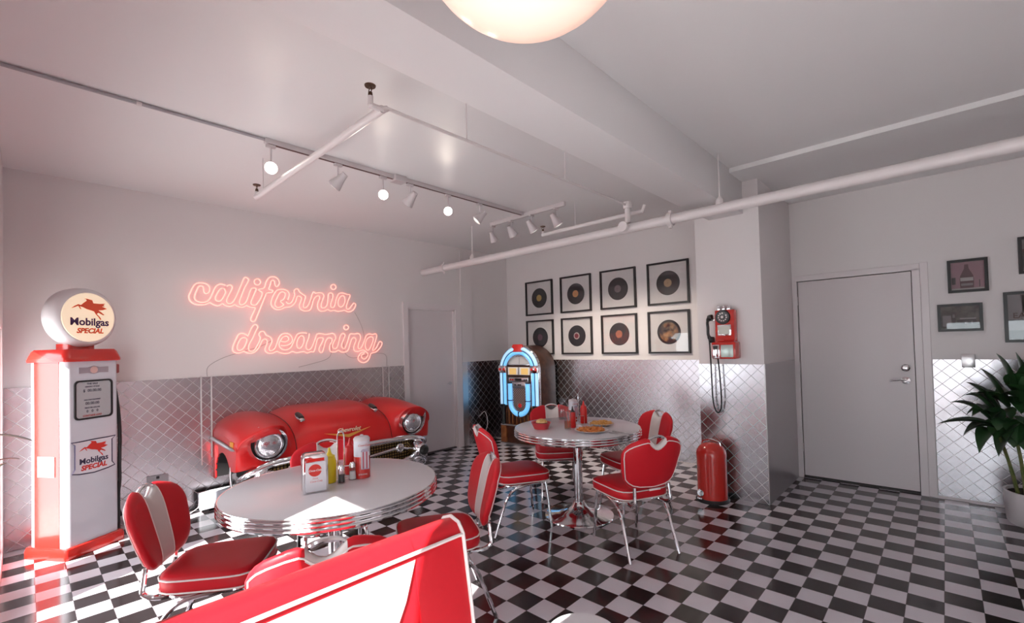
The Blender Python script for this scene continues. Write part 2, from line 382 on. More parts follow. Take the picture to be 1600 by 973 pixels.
NEON_A = [[(-5.61,13.49),(-5.54,13.34),(-5.42,13.33),(-5.31,13.44),(-5.28,13.66),(-5.34,13.83),(-5.49,13.94),(-5.75,13.97),(-5.99,13.9),(-6.15,13.7),(-6.28,13.38),(-6.37,13.13),(-6.35,12.89),(-6.23,12.72),(-6.03,12.61),(-5.8,12.59),(-5.53,12.63),(-5.29,12.75),(-5.11,12.65),(-4.89,12.58),(-4.74,12.62),(-4.58,12.73),(-4.46,12.63),(-4.21,12.56),(-4.01,12.62),(-3.88,12.69),(-3.72,12.59),(-3.46,12.54),(-3.29,12.61),(-3.19,12.67),(-3.02,12.59),(-2.82,12.56),(-2.67,12.53),(-2.76,12.26),(-2.91,11.91),(-2.95,11.73),(-2.87,11.62),(-2.7,11.66),(-2.59,11.92),(-2.41,12.38),(-2.23,12.85),(-2.05,13.32),(-1.94,13.58),(-1.65,13.63),(-1.54,13.74),(-1.61,13.81),(-1.79,13.86),(-1.71,14.15),(-1.64,14.43),(-1.53,14.5),(-1.42,14.43),(-1.4,14.19),(-1.28,14.07),(-1.15,14.2),(-1.11,14.39),(-1.21,14.62),(-1.4,14.74),(-1.61,14.73),(-1.79,14.63),(-1.96,14.36),(-2.07,13.97),(-2.22,13.86),(-2.43,13.79),(-2.39,13.7),(-2.24,13.61),(-2.26,13.34),(-2.44,12.99),(-2.61,12.75),(-2.82,12.73),(-2.92,12.85),(-2.85,13.12),(-2.64,13.66),(-2.6,13.82),(-2.7,13.88),(-2.87,13.83),(-2.98,13.6),(-3.12,13.14),(-3.26,12.84),(-3.46,12.71),(-3.6,12.78),(-3.58,13.0),(-3.35,13.69),(-3.21,14.0),(-3.05,14.35),(-3.1,14.49),(-3.23,14.54),(-3.34,14.43),(-3.51,13.97),(-3.71,13.44),(-3.91,12.99),(-4.07,12.78),(-4.23,12.75),(-4.34,12.85),(-4.33,13.04),(-4.2,13.34),(-4.02,13.75),(-4.06,13.93),(-4.19,13.96),(-4.32,13.87)],[(-4.41,13.92),(-4.69,13.98),(-4.91,13.83),(-5.04,13.6),(-5.16,13.27),(-5.29,12.98),(-5.47,12.81),(-5.71,12.75),(-5.94,12.81),(-6.07,12.94),(-6.08,13.15),(-5.99,13.43),(-5.88,13.7),(-5.76,13.78),(-5.64,13.74),(-5.6,13.6),(-5.61,13.49)],[(-4.57,13.71),(-4.7,13.66),(-4.85,13.4),(-4.97,13.11),(-4.94,12.93),(-4.8,12.87),(-4.64,12.95),(-4.48,13.25),(-4.4,13.47),(-4.45,13.65),(-4.51,13.71)],[(-0.56,13.19),(-0.47,13.45),(-0.48,13.69),(-0.63,13.86),(-0.93,13.92),(-1.23,13.84),(-1.41,13.63),(-1.58,13.27),(-1.67,12.95),(-1.64,12.72),(-1.48,12.54),(-1.25,12.47),(-0.99,12.52),(-0.76,12.66),(-0.46,12.7),(-0.23,12.83),(-0.03,13.08),(0.09,13.45),(0.25,13.5),(0.39,13.38),(0.32,13.1),(0.22,12.81),(0.31,12.57),(0.55,12.46),(0.83,12.47),(1.03,12.6),(1.14,12.89),(1.25,13.27),(1.42,13.53),(1.63,13.62),(1.71,13.46),(1.58,13.12),(1.53,12.87),(1.59,12.62),(1.77,12.48),(2.07,12.51),(2.29,12.63),(2.5,12.53),(2.8,12.58),(3.07,12.51),(3.38,12.56),(3.61,12.61),(3.92,12.5),(4.25,12.6),(4.44,12.82),(4.54,13.09),(4.4,13.2),(4.21,12.99),(4.02,12.76),(3.84,12.71),(3.77,12.93),(3.94,13.41),(4.09,13.73),(4.04,13.86),(3.86,13.85),(3.63,13.92),(3.36,13.94),(3.14,13.8),(2.95,13.36),(2.85,12.93),(2.72,12.79),(2.55,12.83),(2.55,13.08),(2.71,13.56),(2.7,13.82),(2.52,13.89),(2.37,13.75),(2.32,13.33),(2.25,12.94),(2.07,12.75),(1.86,12.74),(1.8,12.92),(1.91,13.3),(2.03,13.6),(1.92,13.81),(1.67,13.85),(1.42,13.8),(1.26,13.87),(1.15,13.67),(1.05,13.34),(0.88,12.92),(0.71,12.71),(0.53,12.7),(0.52,12.94),(0.64,13.32),(0.67,13.52),(0.49,13.65),(0.25,13.82),(0.18,13.98),(0.02,14.01),(-0.13,13.83),(-0.08,13.6),(-0.18,13.27),(-0.34,13.0),(-0.53,12.93),(-0.68,13.04)],[(-1.02,13.11),(-0.83,13.23),(-0.73,13.48),(-0.75,13.67),(-0.93,13.74),(-1.12,13.61),(-1.27,13.29),(-1.4,12.97),(-1.41,12.77),(-1.28,12.64),(-1.06,12.67),(-0.85,12.84),(-1.04,13.03),(-1.02,13.11)],[(3.54,13.74),(3.31,13.64),(3.13,13.28),(3.16,12.94),(3.39,12.87),(3.62,13.14),(3.67,13.49),(3.54,13.74)],[(-2.32,14.31),(-2.35,14.21),(-2.42,14.12),(-2.52,14.09),(-2.61,14.11),(-2.68,14.18),(-2.7,14.28),(-2.68,14.39),(-2.61,14.47),(-2.51,14.51),(-2.42,14.49),(-2.35,14.42),(-2.32,14.31)],[(2.97,14.37),(2.94,14.27),(2.87,14.19),(2.77,14.16),(2.67,14.18),(2.6,14.25),(2.57,14.34),(2.6,14.44),(2.68,14.51),(2.77,14.55),(2.87,14.53),(2.94,14.46),(2.97,14.37)]]
NEON_B = [[(-3.14,10.62),(-3.04,10.86),(-2.91,11.18),(-2.75,11.39),(-2.59,11.37),(-2.53,11.22),(-2.63,11.01),(-2.82,10.55),(-3.02,10.17),(-3.11,9.9),(-3.08,9.69),(-2.9,9.61),(-2.71,9.75),(-2.54,10.06),(-2.41,10.37),(-2.39,10.58),(-2.47,10.73),(-2.37,10.92),(-2.17,10.95),(-2.08,10.83),(-2.01,10.69),(-1.78,10.58),(-1.65,10.37),(-1.69,10.12),(-1.83,9.83),(-1.8,9.65),(-1.6,9.65),(-1.43,9.86),(-1.29,10.25),(-1.18,10.54),(-0.97,10.76),(-0.69,10.82),(-0.45,10.72),(-0.31,10.5),(-0.31,10.24),(-0.49,10.06),(-0.77,9.96),(-1.05,9.98)],[(-1.05,10.27),(-0.81,10.23),(-0.59,10.32),(-0.56,10.5),(-0.69,10.63),(-0.9,10.58),(-1.04,10.4),(-1.17,10.14),(-1.15,9.89),(-0.99,9.71),(-0.71,9.66),(-0.43,9.8),(-0.28,10.06),(-0.13,10.39),(0.02,10.72),(0.24,10.84),(0.53,10.87),(0.71,10.84)],[(-3.14,10.62),(-3.23,10.73),(-3.47,10.81),(-3.69,10.73),(-3.84,10.42),(-3.97,10.12),(-4.04,9.88),(-4.03,9.68),(-3.88,9.54),(-3.64,9.53),(-3.4,9.63),(-3.21,9.53),(-2.96,9.49),(-2.71,9.59),(-2.51,9.81),(-2.38,10.06),(-2.25,10.34),(-2.08,10.44),(-1.95,10.3),(-1.99,10.05),(-2.09,9.8),(-2.06,9.59),(-1.87,9.46),(-1.6,9.47),(-1.36,9.57),(-1.16,9.49),(-0.89,9.41),(-0.57,9.42),(-0.32,9.54),(-0.04,9.44),(0.29,9.49),(0.51,9.5),(0.72,9.4),(0.98,9.49),(1.2,9.48),(1.32,9.8),(1.41,10.15),(1.53,10.45),(1.72,10.51),(1.92,10.45),(1.83,10.14),(1.63,9.8),(1.59,9.57),(1.7,9.41),(1.86,9.48),(1.98,9.87),(2.11,10.25),(2.31,10.49),(2.55,10.45),(2.59,10.25),(2.42,9.94),(2.38,9.63),(2.49,9.45),(2.81,9.42),(3.06,9.53),(3.35,9.38),(3.73,9.43),(3.9,9.63),(4.04,10.07),(4.21,10.44),(4.43,10.48),(4.52,10.27),(4.38,9.94),(4.31,9.66),(4.41,9.45),(4.67,9.41),(5.07,9.52),(5.34,9.37),(4.98,9.3),(4.75,9.08),(4.66,8.83),(4.83,8.6),(5.14,8.5),(5.46,8.62),(5.65,8.88),(5.79,9.21),(6.21,9.32),(6.5,9.53),(6.74,9.82),(6.79,10.08),(6.6,10.16),(6.46,10.0),(6.31,9.7),(6.07,9.47),(5.93,9.5),(6.08,9.87),(6.28,10.42),(6.33,10.68),(6.19,10.8),(5.96,10.74),(5.6,10.78),(5.36,10.59),(5.22,10.22),(5.03,9.81),(4.85,9.61),(4.68,9.69),(4.73,10.02),(4.89,10.39),(4.87,10.68),(4.7,10.82),(4.35,10.78),(4.05,10.78),(3.92,10.48),(3.78,10.08),(3.6,9.68),(3.44,9.68),(3.32,9.88),(3.45,10.24),(3.62,10.64),(3.58,10.78),(3.42,10.82),(3.25,10.64),(3.11,10.16),(2.98,9.77),(2.78,9.66),(2.62,9.78),(2.66,10.05),(2.87,10.44),(2.8,10.72),(2.6,10.82),(2.32,10.76),(2.04,10.74),(1.77,10.8),(1.46,10.76),(1.34,10.45),(1.14,9.96),(0.98,9.7),(0.79,9.63),(0.65,9.78),(0.69,10.08),(0.85,10.5),(0.89,10.8)],[(5.34,9.37),(5.52,9.18),(5.42,8.93),(5.19,8.79),(4.97,8.92),(4.98,9.11),(5.2,9.23)],[(-3.48,10.52),(-3.63,10.35),(-3.77,10.01),(-3.76,9.77),(-3.61,9.7),(-3.42,9.82),(-3.27,10.1),(-3.2,10.38),(-3.29,10.52),(-3.48,10.52)],[(0.31,10.65),(0.12,10.46),(0.01,10.13),(0.04,9.83),(0.22,9.75),(0.4,9.94),(0.52,10.27),(0.49,10.57),(0.31,10.65)],[(5.73,10.55),(5.45,10.34),(5.3,9.89),(5.39,9.55),(5.61,9.51),(5.8,9.8),(6.0,10.26),(5.96,10.51),(5.73,10.55)],[(3.92,11.29),(3.89,11.2),(3.82,11.13),(3.72,11.1),(3.63,11.13),(3.56,11.19),(3.54,11.28),(3.57,11.37),(3.64,11.44),(3.73,11.47),(3.83,11.44),(3.9,11.38),(3.92,11.29)]]

# ------------------------------------------------------------------ neon signs
NEON = mat('neon_tube', (1, 0.5, 0.45), 0.3, emit=(1.0, 0.31, 0.25), es=1.7)
def neon_word(name, label, loops):
    ys = [p[0] for L in loops for p in L]; zs = [p[1] for L in loops for p in L]
    yc = (min(ys) + max(ys)) / 2; zc = (min(zs) + max(zs)) / 2
    t = thing(name, label, 'neon sign', T(XN, yc, zc))
    for i, L in enumerate(loops):
        closed = L[0] == L[-1]; P = L[:-1] if closed else L
        pts = spl([(0.35 * S, (y - yc) * S, (z - zc) * S) for y, z in P], 3, closed)
        o = MB().tube(pts, 0.0062, 6, closed).build('neon_tube', NEON, t)
    sup = MB()
    for L in loops:
        for p in L[::9]: MB().tube([(0.0, (p[0] - yc) * S, (p[1] - zc) * S), (0.32 * S, (p[0] - yc) * S, (p[1] - zc) * S)], 0.003, 6).build('tube_support', GLASS, t)
    return t
neon_word('neon_sign', 'pink neon script sign reading california, the upper word on the left wall', NEON_A)
neon_word('neon_sign', 'pink neon script sign reading dreaming, the lower word above the red car front', NEON_B)
def wire(name, label, pts, r, m, cat='cable', k=5, sp=True):
    P = spl([tuple(T(*p)) for p in pts], k) if sp else [T(*p) for p in pts]
    c = P[0].copy(); o = MB().tube([p - c for p in P], r, 6).build(name, m, None); o.location = c
    return tag(o, label, cat)
GREYW = mat('grey_wire', (0.34, 0.30, 0.30), 0.5); WHITEW = mat('white_wire', (0.7, 0.66, 0.66), 0.4)
wx = XN + 0.06
wire('sign_wire', 'thin grey wire rising from the left wire cover to the lower neon word', [(wx, -5.4, 8.1), (wx, -5.35, 8.7), (wx, -4.6, 9.2), (wx, -3.6, 9.55), (wx, -2.4, 9.9), (wx, -1.6, 10.3)], 0.0022, GREYW)
wire('sign_wire', 'thin grey wire dropping from the middle of the lower neon word onto the steel', [(wx, 2.6, 10.3), (wx, 2.65, 9.4), (wx, 2.3, 8.9), (wx, 1.2, 8.6), (wx + 0.04, 0.2, 8.4)], 0.0022, GREYW)
wire('sign_wire', 'thin grey wire from the neon g to the right pair of wire covers', [(wx, 3.6, 10.2), (wx, 3.75, 9.3), (wx, 4.4, 8.9), (wx, 5.6, 9.1), (wx, 6.6, 9.2), (wx, 7.3, 9.0), (wx, 7.35, 8.1)], 0.0022, GREYW)
wire('sign_wire', 'thin wire hanging between the two neon words below the letter n', [(wx, 4.6, 12.5), (wx, 5.0, 11.8), (wx, 5.3, 11.0), (wx, 5.35, 10.4)], 0.002, GREYW)
for y, z0, lab in ((-5.75, 2.6, 'leftmost white wire cover on the steel wainscot, left of the car front'), (-5.2, 3.0, 'white wire cover on the steel just beside the left fender of the car front'),
                  (6.95, 4.0, 'white wire cover on the steel above the right car fender, left of its pair'), (7.5, 4.0, 'white wire cover on the steel nearest the left door')):
    o = MB().tube([(0, 0, 0), (0, 0, (8.15 - z0) * S)], 0.0065, 8).build('wire_cover', WHITEW, None); o.location = T(XN + 0.12, y, z0)
    tag(o, lab, 'wire cover')
# power box and its cables on the floor beside the car
pb = thing('power_box', 'white power supply box on the floor under the car fender', 'box', T(XN + 0.95, -5.0, 0), pi / 2)
MB().box(-0.17, 0.19, -0.05, 0.05, 0.02, 0.17).build('case', mat('box_white', (0.66, 0.68, 0.74), 0.4), pb, bevel=0.006)
for q in (-0.12, 0.14): MB().box(q - 0.02, q + 0.02, -0.045, 0.045, 0, 0.02).build('foot', BLACK, pb)
wire('power_cable', 'white cable looped on the floor between the wall outlet and the power box', [(XN + 0.3, -7.9, 2.0), (XN + 0.5, -7.6, 0.8), (XN + 0.7, -7.2, 0.05), (XN + 1.2, -7.1, 0.05), (XN + 1.5, -6.5, 0.05), (XN + 1.1, -6.0, 0.05), (XN + 0.7, -6.3, 0.05), (XN + 0.9, -7.0, 0.08), (XN + 1.4, -6.9, 0.08), (XN + 1.1, -6.2, 0.3), (XN + 0.95, -6.12, 0.5)], 0.004, WHITEW)
wire('power_cable', 'white cable hooked in the air beside the jukebox near the left door', [(XN + 0.1, 17.6, 2.6), (XN + 0.4, 17.8, 3.0), (XN + 0.8, 17.7, 3.1), (XN + 1.2, 17.6, 2.6), (XN + 1.3, 17.5, 1.8), (XN + 1.1, 17.3, 1.0), (XN + 1.0, 17.2, 0.04)], 0.006, WHITEW)

# ------------------------------------------------------------------ car front
car = thing('car_front', 'front end of a red vintage car with chrome bumper mounted on the left wall', 'car front', T(XN + 0.07, 1.45, 0))
def s3(p): return (p[0] * S, p[1] * S, p[2] * S)
ST = [
 (0.0, [(0,5.72),(1.2,5.72),(2.4,5.62),(3.3,5.42),(4.0,5.08),(4.5,4.6),(4.78,4.0),(4.9,3.4),(4.95,3.2),(4.9,3.05)]),
 (1.0, [(0,5.74),(1.2,5.74),(2.4,5.64),(3.3,5.44),(4.0,5.08),(4.5,4.6),(4.78,4.0),(4.9,3.4),(4.95,3.2),(4.9,3.05)]),
 (2.2, [(0,5.72),(1.2,5.72),(2.4,5.60),(3.3,5.38),(3.95,5.02),(4.4,4.55),(4.7,3.95),(4.84,3.5),(4.9,3.2),(4.85,3.05)]),
 (3.1, [(0,5.45),(1.2,5.40),(2.4,5.22),(3.3,4.98),(3.9,4.68),(4.35,4.3),(4.65,3.8),(4.8,3.3),(4.85,3.15),(4.8,3.0)]),
 (3.30,[(0,5.36),(1.2,5.30),(2.4,5.14),(3.3,4.92),(3.9,4.64),(4.35,4.28),(4.64,3.8),(4.78,3.3),(4.83,3.15),(4.78,3.0)]),
 (3.7, [(0,5.46),(1.2,5.42),(2.4,5.32),(3.3,5.14),(4.0,4.95),(4.5,4.65),(4.7,4.0),(4.8,3.4),(4.85,3.15),(4.8,3.0)]),
 (4.2, [(0,5.60),(1.2,5.60),(2.4,5.52),(3.3,5.40),(4.2,5.26),(5.1,5.12),(5.18,4.98),(4.75,4.1),(4.9,3.2),(4.85,2.95)]),
 (5.0, [(0,5.66),(1.2,5.68),(2.4,5.62),(3.3,5.52),(4.3,5.40),(5.4,5.26),(5.48,5.10),(4.75,4.1),(4.9,3.15),(4.85,2.9)]),
 (5.7, [(0,5.50),(1.2,5.52),(2.4,5.46),(3.3,5.36),(4.3,5.22),(5.3,5.04),(5.38,4.9),(4.75,4.05),(4.85,3.1),(4.8,2.85)]),
 (6.35, [(0,5.10),(1.2,5.12),(2.4,5.05),(3.3,4.95),(4.2,4.8),(5.0,4.6),(5.05,4.45),(4.8,4.0),(4.75,3.1),(4.7,2.8)]),
 (6.6,[(0,4.60),(1.2,4.60),(2.4,4.55),(3.3,4.45),(4.1,4.3),(4.75,4.15),(4.78,4.0),(4.65,3.8),(4.6,3.1),(4.5,2.75)]),
]
def prof(v):
    a = abs(v)
    for i in range(len(ST) - 1):
        if ST[i][0] <= a <= ST[i + 1][0] + 1e-6:
            t = (a - ST[i][0]) / (ST[i + 1][0] - ST[i][0])
            return [((1 - t) * p[0] + t * q[0], (1 - t) * p[1] + t * q[1]) for p, q in zip(ST[i][1], ST[i + 1][1])]
rows = []
vs_ = [s_[0] for s_ in ST]; vs_ = [-v for v in vs_[:0:-1]] + vs_
base = []
for v in vs_: base.append([(p[0], v, p[1]) for p in prof(v)])
rowsA = []
for r in base: rowsA.append([tuple(p) for p in spl(r, 3)])
# smooth across v as well
cols = list(zip(*rowsA)); sm = []
for c in cols: sm.append([tuple(p) for p in spl(list(c), 3)])
rowsB = list(zip(*sm))
def interp_z(u, v):                     # height of the body above (u, v)
    best = None
    for r in rowsB:
        for p in r[:len(r) // 2 + 6]:
            d = (p[0] - u) ** 2 + (p[1] - v) ** 2
            if best is None or d < best[0]: best = (d, p[2])
    return best[1]
hood = MB(); fl_ = MB(); fr_ = MB()
iL = min(range(len(rowsB)), key=lambda i: abs(rowsB[i][0][1] + 3.3)); iR = min(range(len(rowsB)), key=lambda i: abs(rowsB[i][0][1] - 3.3))
hood.grid([[s3(p) for p in r] for r in rowsB[iL:iR + 1]])
fl_.grid([[s3(p) for p in r] for r in rowsB[:iL + 1]]); fr_.grid([[s3(p) for p in r] for r in rowsB[iR:]])
CARRED = mat('car_red', (0.64, 0.013, 0.014), 0.36, spec=0.35, coat=0.22)
bumpy(CARRED, 14, 0.12, 0.006, 4)
hood.build('hood', CARRED, car, ang=60)
fl = fl_.build('fender', CARRED, car, ang=60); frr = fr_.build('fender', CARRED, car, ang=60)
# side panels with wheel arch
arch = [(1.0 + 0 * i, 1.5) for i in range(0)]
out = [(0, 4.62), (1.2, 4.62), (2.4, 4.57), (3.3, 4.47), (4.1, 4.32), (4.75, 4.15), (4.66, 3.8), (4.6, 3.1), (4.5, 2.75), (4.1, 2.7), (3.75, 2.7)]
for i in range(0, 11):
    a = radians(20 + 168 * i / 10); out.append((2.1 + 1.5 * cos(a), 2.05 + 1.5 * sin(a)))
out += [(0.4, 1.7), (0, 1.7)]
for sgn, par in ((-1, fl), (1, frr)):
    m_ = MB().prism([(p[0] * S, p[1] * S) for p in out], (sgn * 6.60) * S, (sgn * 6.54) * S, 'XZ')
    m_.build('side_panel', CARRED, par)
    lip = [(2.1 + 1.5 * cos(radians(20 + 168 * i / 14)), 2.05 + 1.5 * sin(radians(20 + 168 * i / 14))) for i in range(15)]
    g = MB().grid([[(p[0] * S, sgn * 6.61 * S, p[1] * S) for p in lip], [(p[0] * S, sgn * 5.4 * S, p[1] * S) for p in lip]])
    g.build('wheel_well', BLACKM, par)
    MB().box(0.5 * S, 4.2 * S, sgn * 5.38 * S - 0.01, sgn * 5.38 * S + 0.01, 1.6 * S, 4.2 * S).build('inner_panel', BLACKM, par)
    wl = MB(); wl.tube(spl([(3.55 * S, sgn * 6.55 * S, 2.9 * S), (3.6 * S, sgn * 6.6 * S, 2.3 * S), (3.75 * S, sgn * 6.55 * S, 1.5 * S), (4.0 * S, sgn * 6.4 * S, 0.6 * S)], 4), [0.012] * 12 + [0.009], 8)
    wl.build('inner_bracket', BRUSHED, par)
    # chrome spear and three gold ticks
    sp_ = [s3((0.1, sgn * 6.66, 4.2)), s3((2.4, sgn * 6.66, 4.1)), s3((4.2, sgn * 6.66, 4.0)), s3((4.5, sgn * 6.62, 3.98))]
    MB().tube(sp_, [0.016, 0.018, 0.014, 0.003], 8).build('side_spear', BRUSHED, par)
    for q in range(3):
        MB().box((3.75 + q * 0.2) * S, (3.83 + q * 0.2) * S, sgn * 6.62 * S - 0.006, sgn * 6.62 * S + 0.006, 4.12 * S, 4.42 * S).build('gold_tick', GOLD, par, bevel=0.002)
    # headlight
    cx, cv_, cz = 4.9, sgn * 4.95, 4.12
    bez = []; bez2 = []; bez0 = []
    for i in range(28):
        a = 2 * pi * i / 28; r1 = 0.98 + (0.20 * max(0, cos(a - (0.9 if sgn > 0 else pi - 0.9))) ** 3)
        y = cv_ + r1 * cos(a); z = cz + r1 * 0.96 * sin(a); ov = 0.35 * max(0, sin(a))
        bez0.append(s3((cx - 0.15 + ov * 0.6, cv_ + (r1 + 0.10) * cos(a), cz + (r1 + 0.10) * 0.96 * sin(a))))
        bez.append(s3((cx + 0.22 + ov, y, z))); bez2.append(s3((cx + 0.02 + ov * 0.3, cv_ + (r1 - 0.12) * cos(a), cz + (r1 - 0.12) * .96 * sin(a))))
    hl = MB().rings([bez0, bez, bez2], cap=False).build('headlight_bezel', CHROME, par, ang=60)
    bk = [s3((cx - 0.12, cv_ + 0.98 * cos(2 * pi * i / 28), cz + 0.95 * sin(2 * pi * i / 28))) for i in range(28)]
    MB().rings([bez2, bk], cap=True).build('bezel_cup', BLACK, hl)
    rr_ = [(0, 0), (0.70, 0), (0.76, 0.05), (0.80, 0.16), (0.74, 0.24), (0.70, 0.20)]
    MB().lathe([(r * S, z * S) for r, z in rr_], 28, s3((cx - 0.08, cv_, cz)), 'X').build('lamp_ring', CHROME, hl)
    LENS = bpy.data.materials.get('headlight_lens') or bumpy(mat('headlight_lens', (0.62, 0.62, 0.66), 0.12, 0.85, coat=1.0), 45, 0.5, 0.004, 1)
    dome = [(0.71 * sin(a), 0.10 + 0.34 * cos(a) - 0.02) for a in [radians(d) for d in range(90, -1, -10)]]
    MB().lathe([(r * S, z * S) for r, z in dome], 28, s3((cx, cv_, cz)), 'X').build('headlight_lens', LENS, hl)
    # bullet ornament on the hood
    bv = sgn * 2.6; bz = interp_z(3.35, bv)
    b0 = MB().lathe([(0.0, 0), (0.13, 0.02), (0.20, 0.2), (0.22, 0.6), (0.16, 0.9), (0, 0.95)], 16)
    b0.v = [((3.0 + z) * S, bv * S + x * S, (bz + 0.02 - (z - 0.4) * 0.32 + y * 0.7) * S) for x, y, z in b0.v]
    b1 = b0.build('hood_ornament', CHROME, car)
    b2 = MB().lathe([(0.0, 0.0), (0.17, 0.04), (0.21, 0.35), (0.17, 0.7), (0, 0.78)], 16)
    b2.v = [((3.08 + z) * S, bv * S + x * S, (bz + 0.13 - (z - 0.3) * 0.30 + y * 0.7) * S) for x, y, z in b2.v]
    b2.build('ornament_opening', BLACK, b1)
# bumper, grille
def bar(pts, ry, rz, name, m, par=None):
    P = [Vector(s3(p)) for p in spl(pts, 4)]; rs = []
    for i, p in enumerate(P):
        t = (P[min(i + 1, len(P) - 1)] - P[max(i - 1, 0)]).normalized(); sd_ = t.cross(Vector((0, 0, 1))).normalized()
        e = min(1, 0.45 + 0.6 * min(i, len(P) - 1 - i) / 3)
        rs.append([p + sd_ * (ry * S * e * cos(2 * pi * j / 12)) + Vector((0, 0, rz * S * e * sin(2 * pi * j / 12))) for j in range(12)])
    return MB().rings(rs).build(name, m, par or car)
for ii in (iL, iR):
    MB().tube([Vector(s3((p[0], p[1], p[2] + 0.004))) for p in rowsB[ii]], 0.0035, 6).build('panel_gap', BLACKM, car)
gb = bar([(4.3, -6.45, 2.2), (4.9, -6.0, 2.6), (5.1, -4.8, 2.98), (5.15, -3.2, 3.04), (5.2, 0, 3.06), (5.15, 3.2, 3.04), (5.1, 4.8, 2.98), (4.9, 6.0, 2.6), (4.3, 6.45, 2.2)], 0.16, 0.20, 'grille_frame', CHROME)
GR = mat('gold_mesh', (0.30, 0.20, 0.07), 0.35, 0.8)
br = nd(GR, 'ShaderNodeTexBrick'); br.inputs['Scale'].default_value = 16; br.inputs['Color1'].default_value = (0.42, 0.28, 0.10, 1); br.inputs['Color2'].default_value = (0.30, 0.2, 0.07, 1); br.inputs['Mortar'].default_value = (0.015, 0.01, 0.01, 1)
br.offset = 0; br.inputs['Mortar Size'].default_value = 0.09; br.inputs['Brick Width'].default_value = 0.5; br.inputs['Row Height'].default_value = 0.5
tc = nd(GR, 'ShaderNodeTexCoord'); mp = nd(GR, 'ShaderNodeMapping'); mp.inputs['Rotation'].default_value = (0, pi / 2, pi / 2)
lk(GR, tc.outputs['Object'], mp.inputs[0]); lk(GR, mp.outputs[0], br.inputs['Vector']); lk(GR, br.outputs[0], GR.node_tree.nodes['Principled BSDF'].inputs['Base Color'])
MB().box(4.72 * S, 4.80 * S, -5.6 * S, 5.6 * S, 1.4 * S, 3.0 * S).build('grille', GR, car)
bar([(4.9, -5.0, 2.0), (5.0, -3.7, 2.35), (5.1, -1.5, 2.2), (5.12, 0, 2.1), (5.1, 1.5, 2.2), (5.0, 3.7, 2.35), (4.9, 5.0, 2.0)], 0.10, 0.12, 'grille_bar', CHROME)
bar([(3.6, -6.45, 1.5), (4.7, -6.2, 1.2), (5.4, -5.0, 1.2), (5.7, -2.5, 1.15), (5.75, 0, 1.15), (5.7, 2.5, 1.15), (5.4, 5.0, 1.5), (4.7, 6.2, 1.2), (3.6, 6.45, 1.2)], 0.22, 0.36, 'bumper', CHROME)
for sgn in (-1, 1):
    MB().lathe([(0, 0), (0.30 * S, 0.02 * S), (0.34 * S, 0.10 * S), (0.24 * S, 0.16 * S), (0.2 * S, 0.13 * S), (0, 0.15 * S)], 18, s3((5.05, sgn * 3.75, 2.36)), 'X').build('parking_lamp', CHROME, car)
    g = MB().lathe([(0, -1.0 * S), (0.50 * S, -1.0 * S), (0.56 * S, -0.3 * S), (0.54 * S, 0.25 * S), (0.44 * S, 0.60 * S), (0.35 * S, 0.68 * S), (0, 0.68 * S)], 24, s3((5.5, sgn * 5.05, 2.15)), 'X').build('bumper_guard', CHROME, car)
    MB().lathe([(0, 0.0), (0.36 * S, 0.0), (0.35 * S, 0.16 * S), (0.22 * S, 0.28 * S), (0, 0.31 * S)], 24, s3((6.15, sgn * 5.05, 2.15)), 'X').build('rubber_tip', RUBBER, g)
    bar([(4.5, sgn * 5.1, 2.85), (5.0, sgn * 5.4, 2.6), (5.35, sgn * 5.6, 1.9), (5.3, sgn * 5.6, 1.0), (4.9, sgn * 5.5, 0.6)], 0.34, 0.34, 'guard_arm', CHROME)
# bonnet emblem
V_ = [(-1.62, 0.44), (0, -0.02), (1.62, 0.44), (0.0, 0.17)]
em = MB().prism([(p[0] * S, p[1] * S) for p in V_], -0.004, 0.004, 'YZ')
em.v = [(x + (4.90 - 0.22 * (z / S)) * S, y, z + 3.76 * S) for x, y, z in em.v]
emb = em.build('v_emblem', GOLD, car)
SIDE = Matrix.Rotation(pi / 2, 4, 'Z') @ FRONT          # text facing +X
text('script_badge', 'Chevrolet', 0.062, mat('badge_gold', (0.95, 0.82, 0.6), 0.3, 0.4), car, Matrix.Translation((4.80 * S, 0.05 * S, 4.22 * S)) @ SIDE @ Matrix.Rotation(-0.08, 4, 'X'), 0.003, 0.35, 0.0006)
# backing frame against the wall
MB().box(0, 0.35 * S, -5.2 * S, 5.2 * S, 2.4 * S, 4.5 * S).build('mounting_frame', BLACKM, car)
for sgn in (-1, 1): MB().box(0.1 * S, 3.0 * S, (sgn * 3.0 - 0.2) * S, (sgn * 3.0 + 0.2) * S, 0, 2.6 * S).build('stand', BLACKM, car)
# ------------------------------------------------------------------ gas pump
pump = thing('gas_pump', 'tall red and white gas pump with lit round globe, by the left wall', 'gas pump', T(-18.78, -11.52, 0), atan2(0.84, -0.54))
PW, PD = 0.39, 0.355
def body_prof(w_, d_, r, n=5): return rrect(w_, d_, r, n)
m_ = MB(); pr_ = body_prof(PW - 0.015, PD - 0.02, 0.035)
m_.rings([[(x, y, z) for x, y in pr_] for z in (0.07, 1.43)])
m_.build('cabinet', WHITE_P, pump)
for sg in (-1, 1): MB().box(sg * (PW / 2 - 0.0075) - 0.004, sg * (PW / 2 - 0.0075) + 0.004, -PD / 2 + 0.065, PD / 2 - 0.065, 0.08, 1.425).build('side_panel', RED_P, pump)
bs = MB()
bs.rings([[(x * k, y * k, z) for x, y in rrect(PW + 0.03, PD + 0.03, 0.02)] for k, z in ((1.0, 0.0), (1.0, 0.05), (0.97, 0.075), (0.93, 0.08))])
bs.build('base', RED_P, pump)
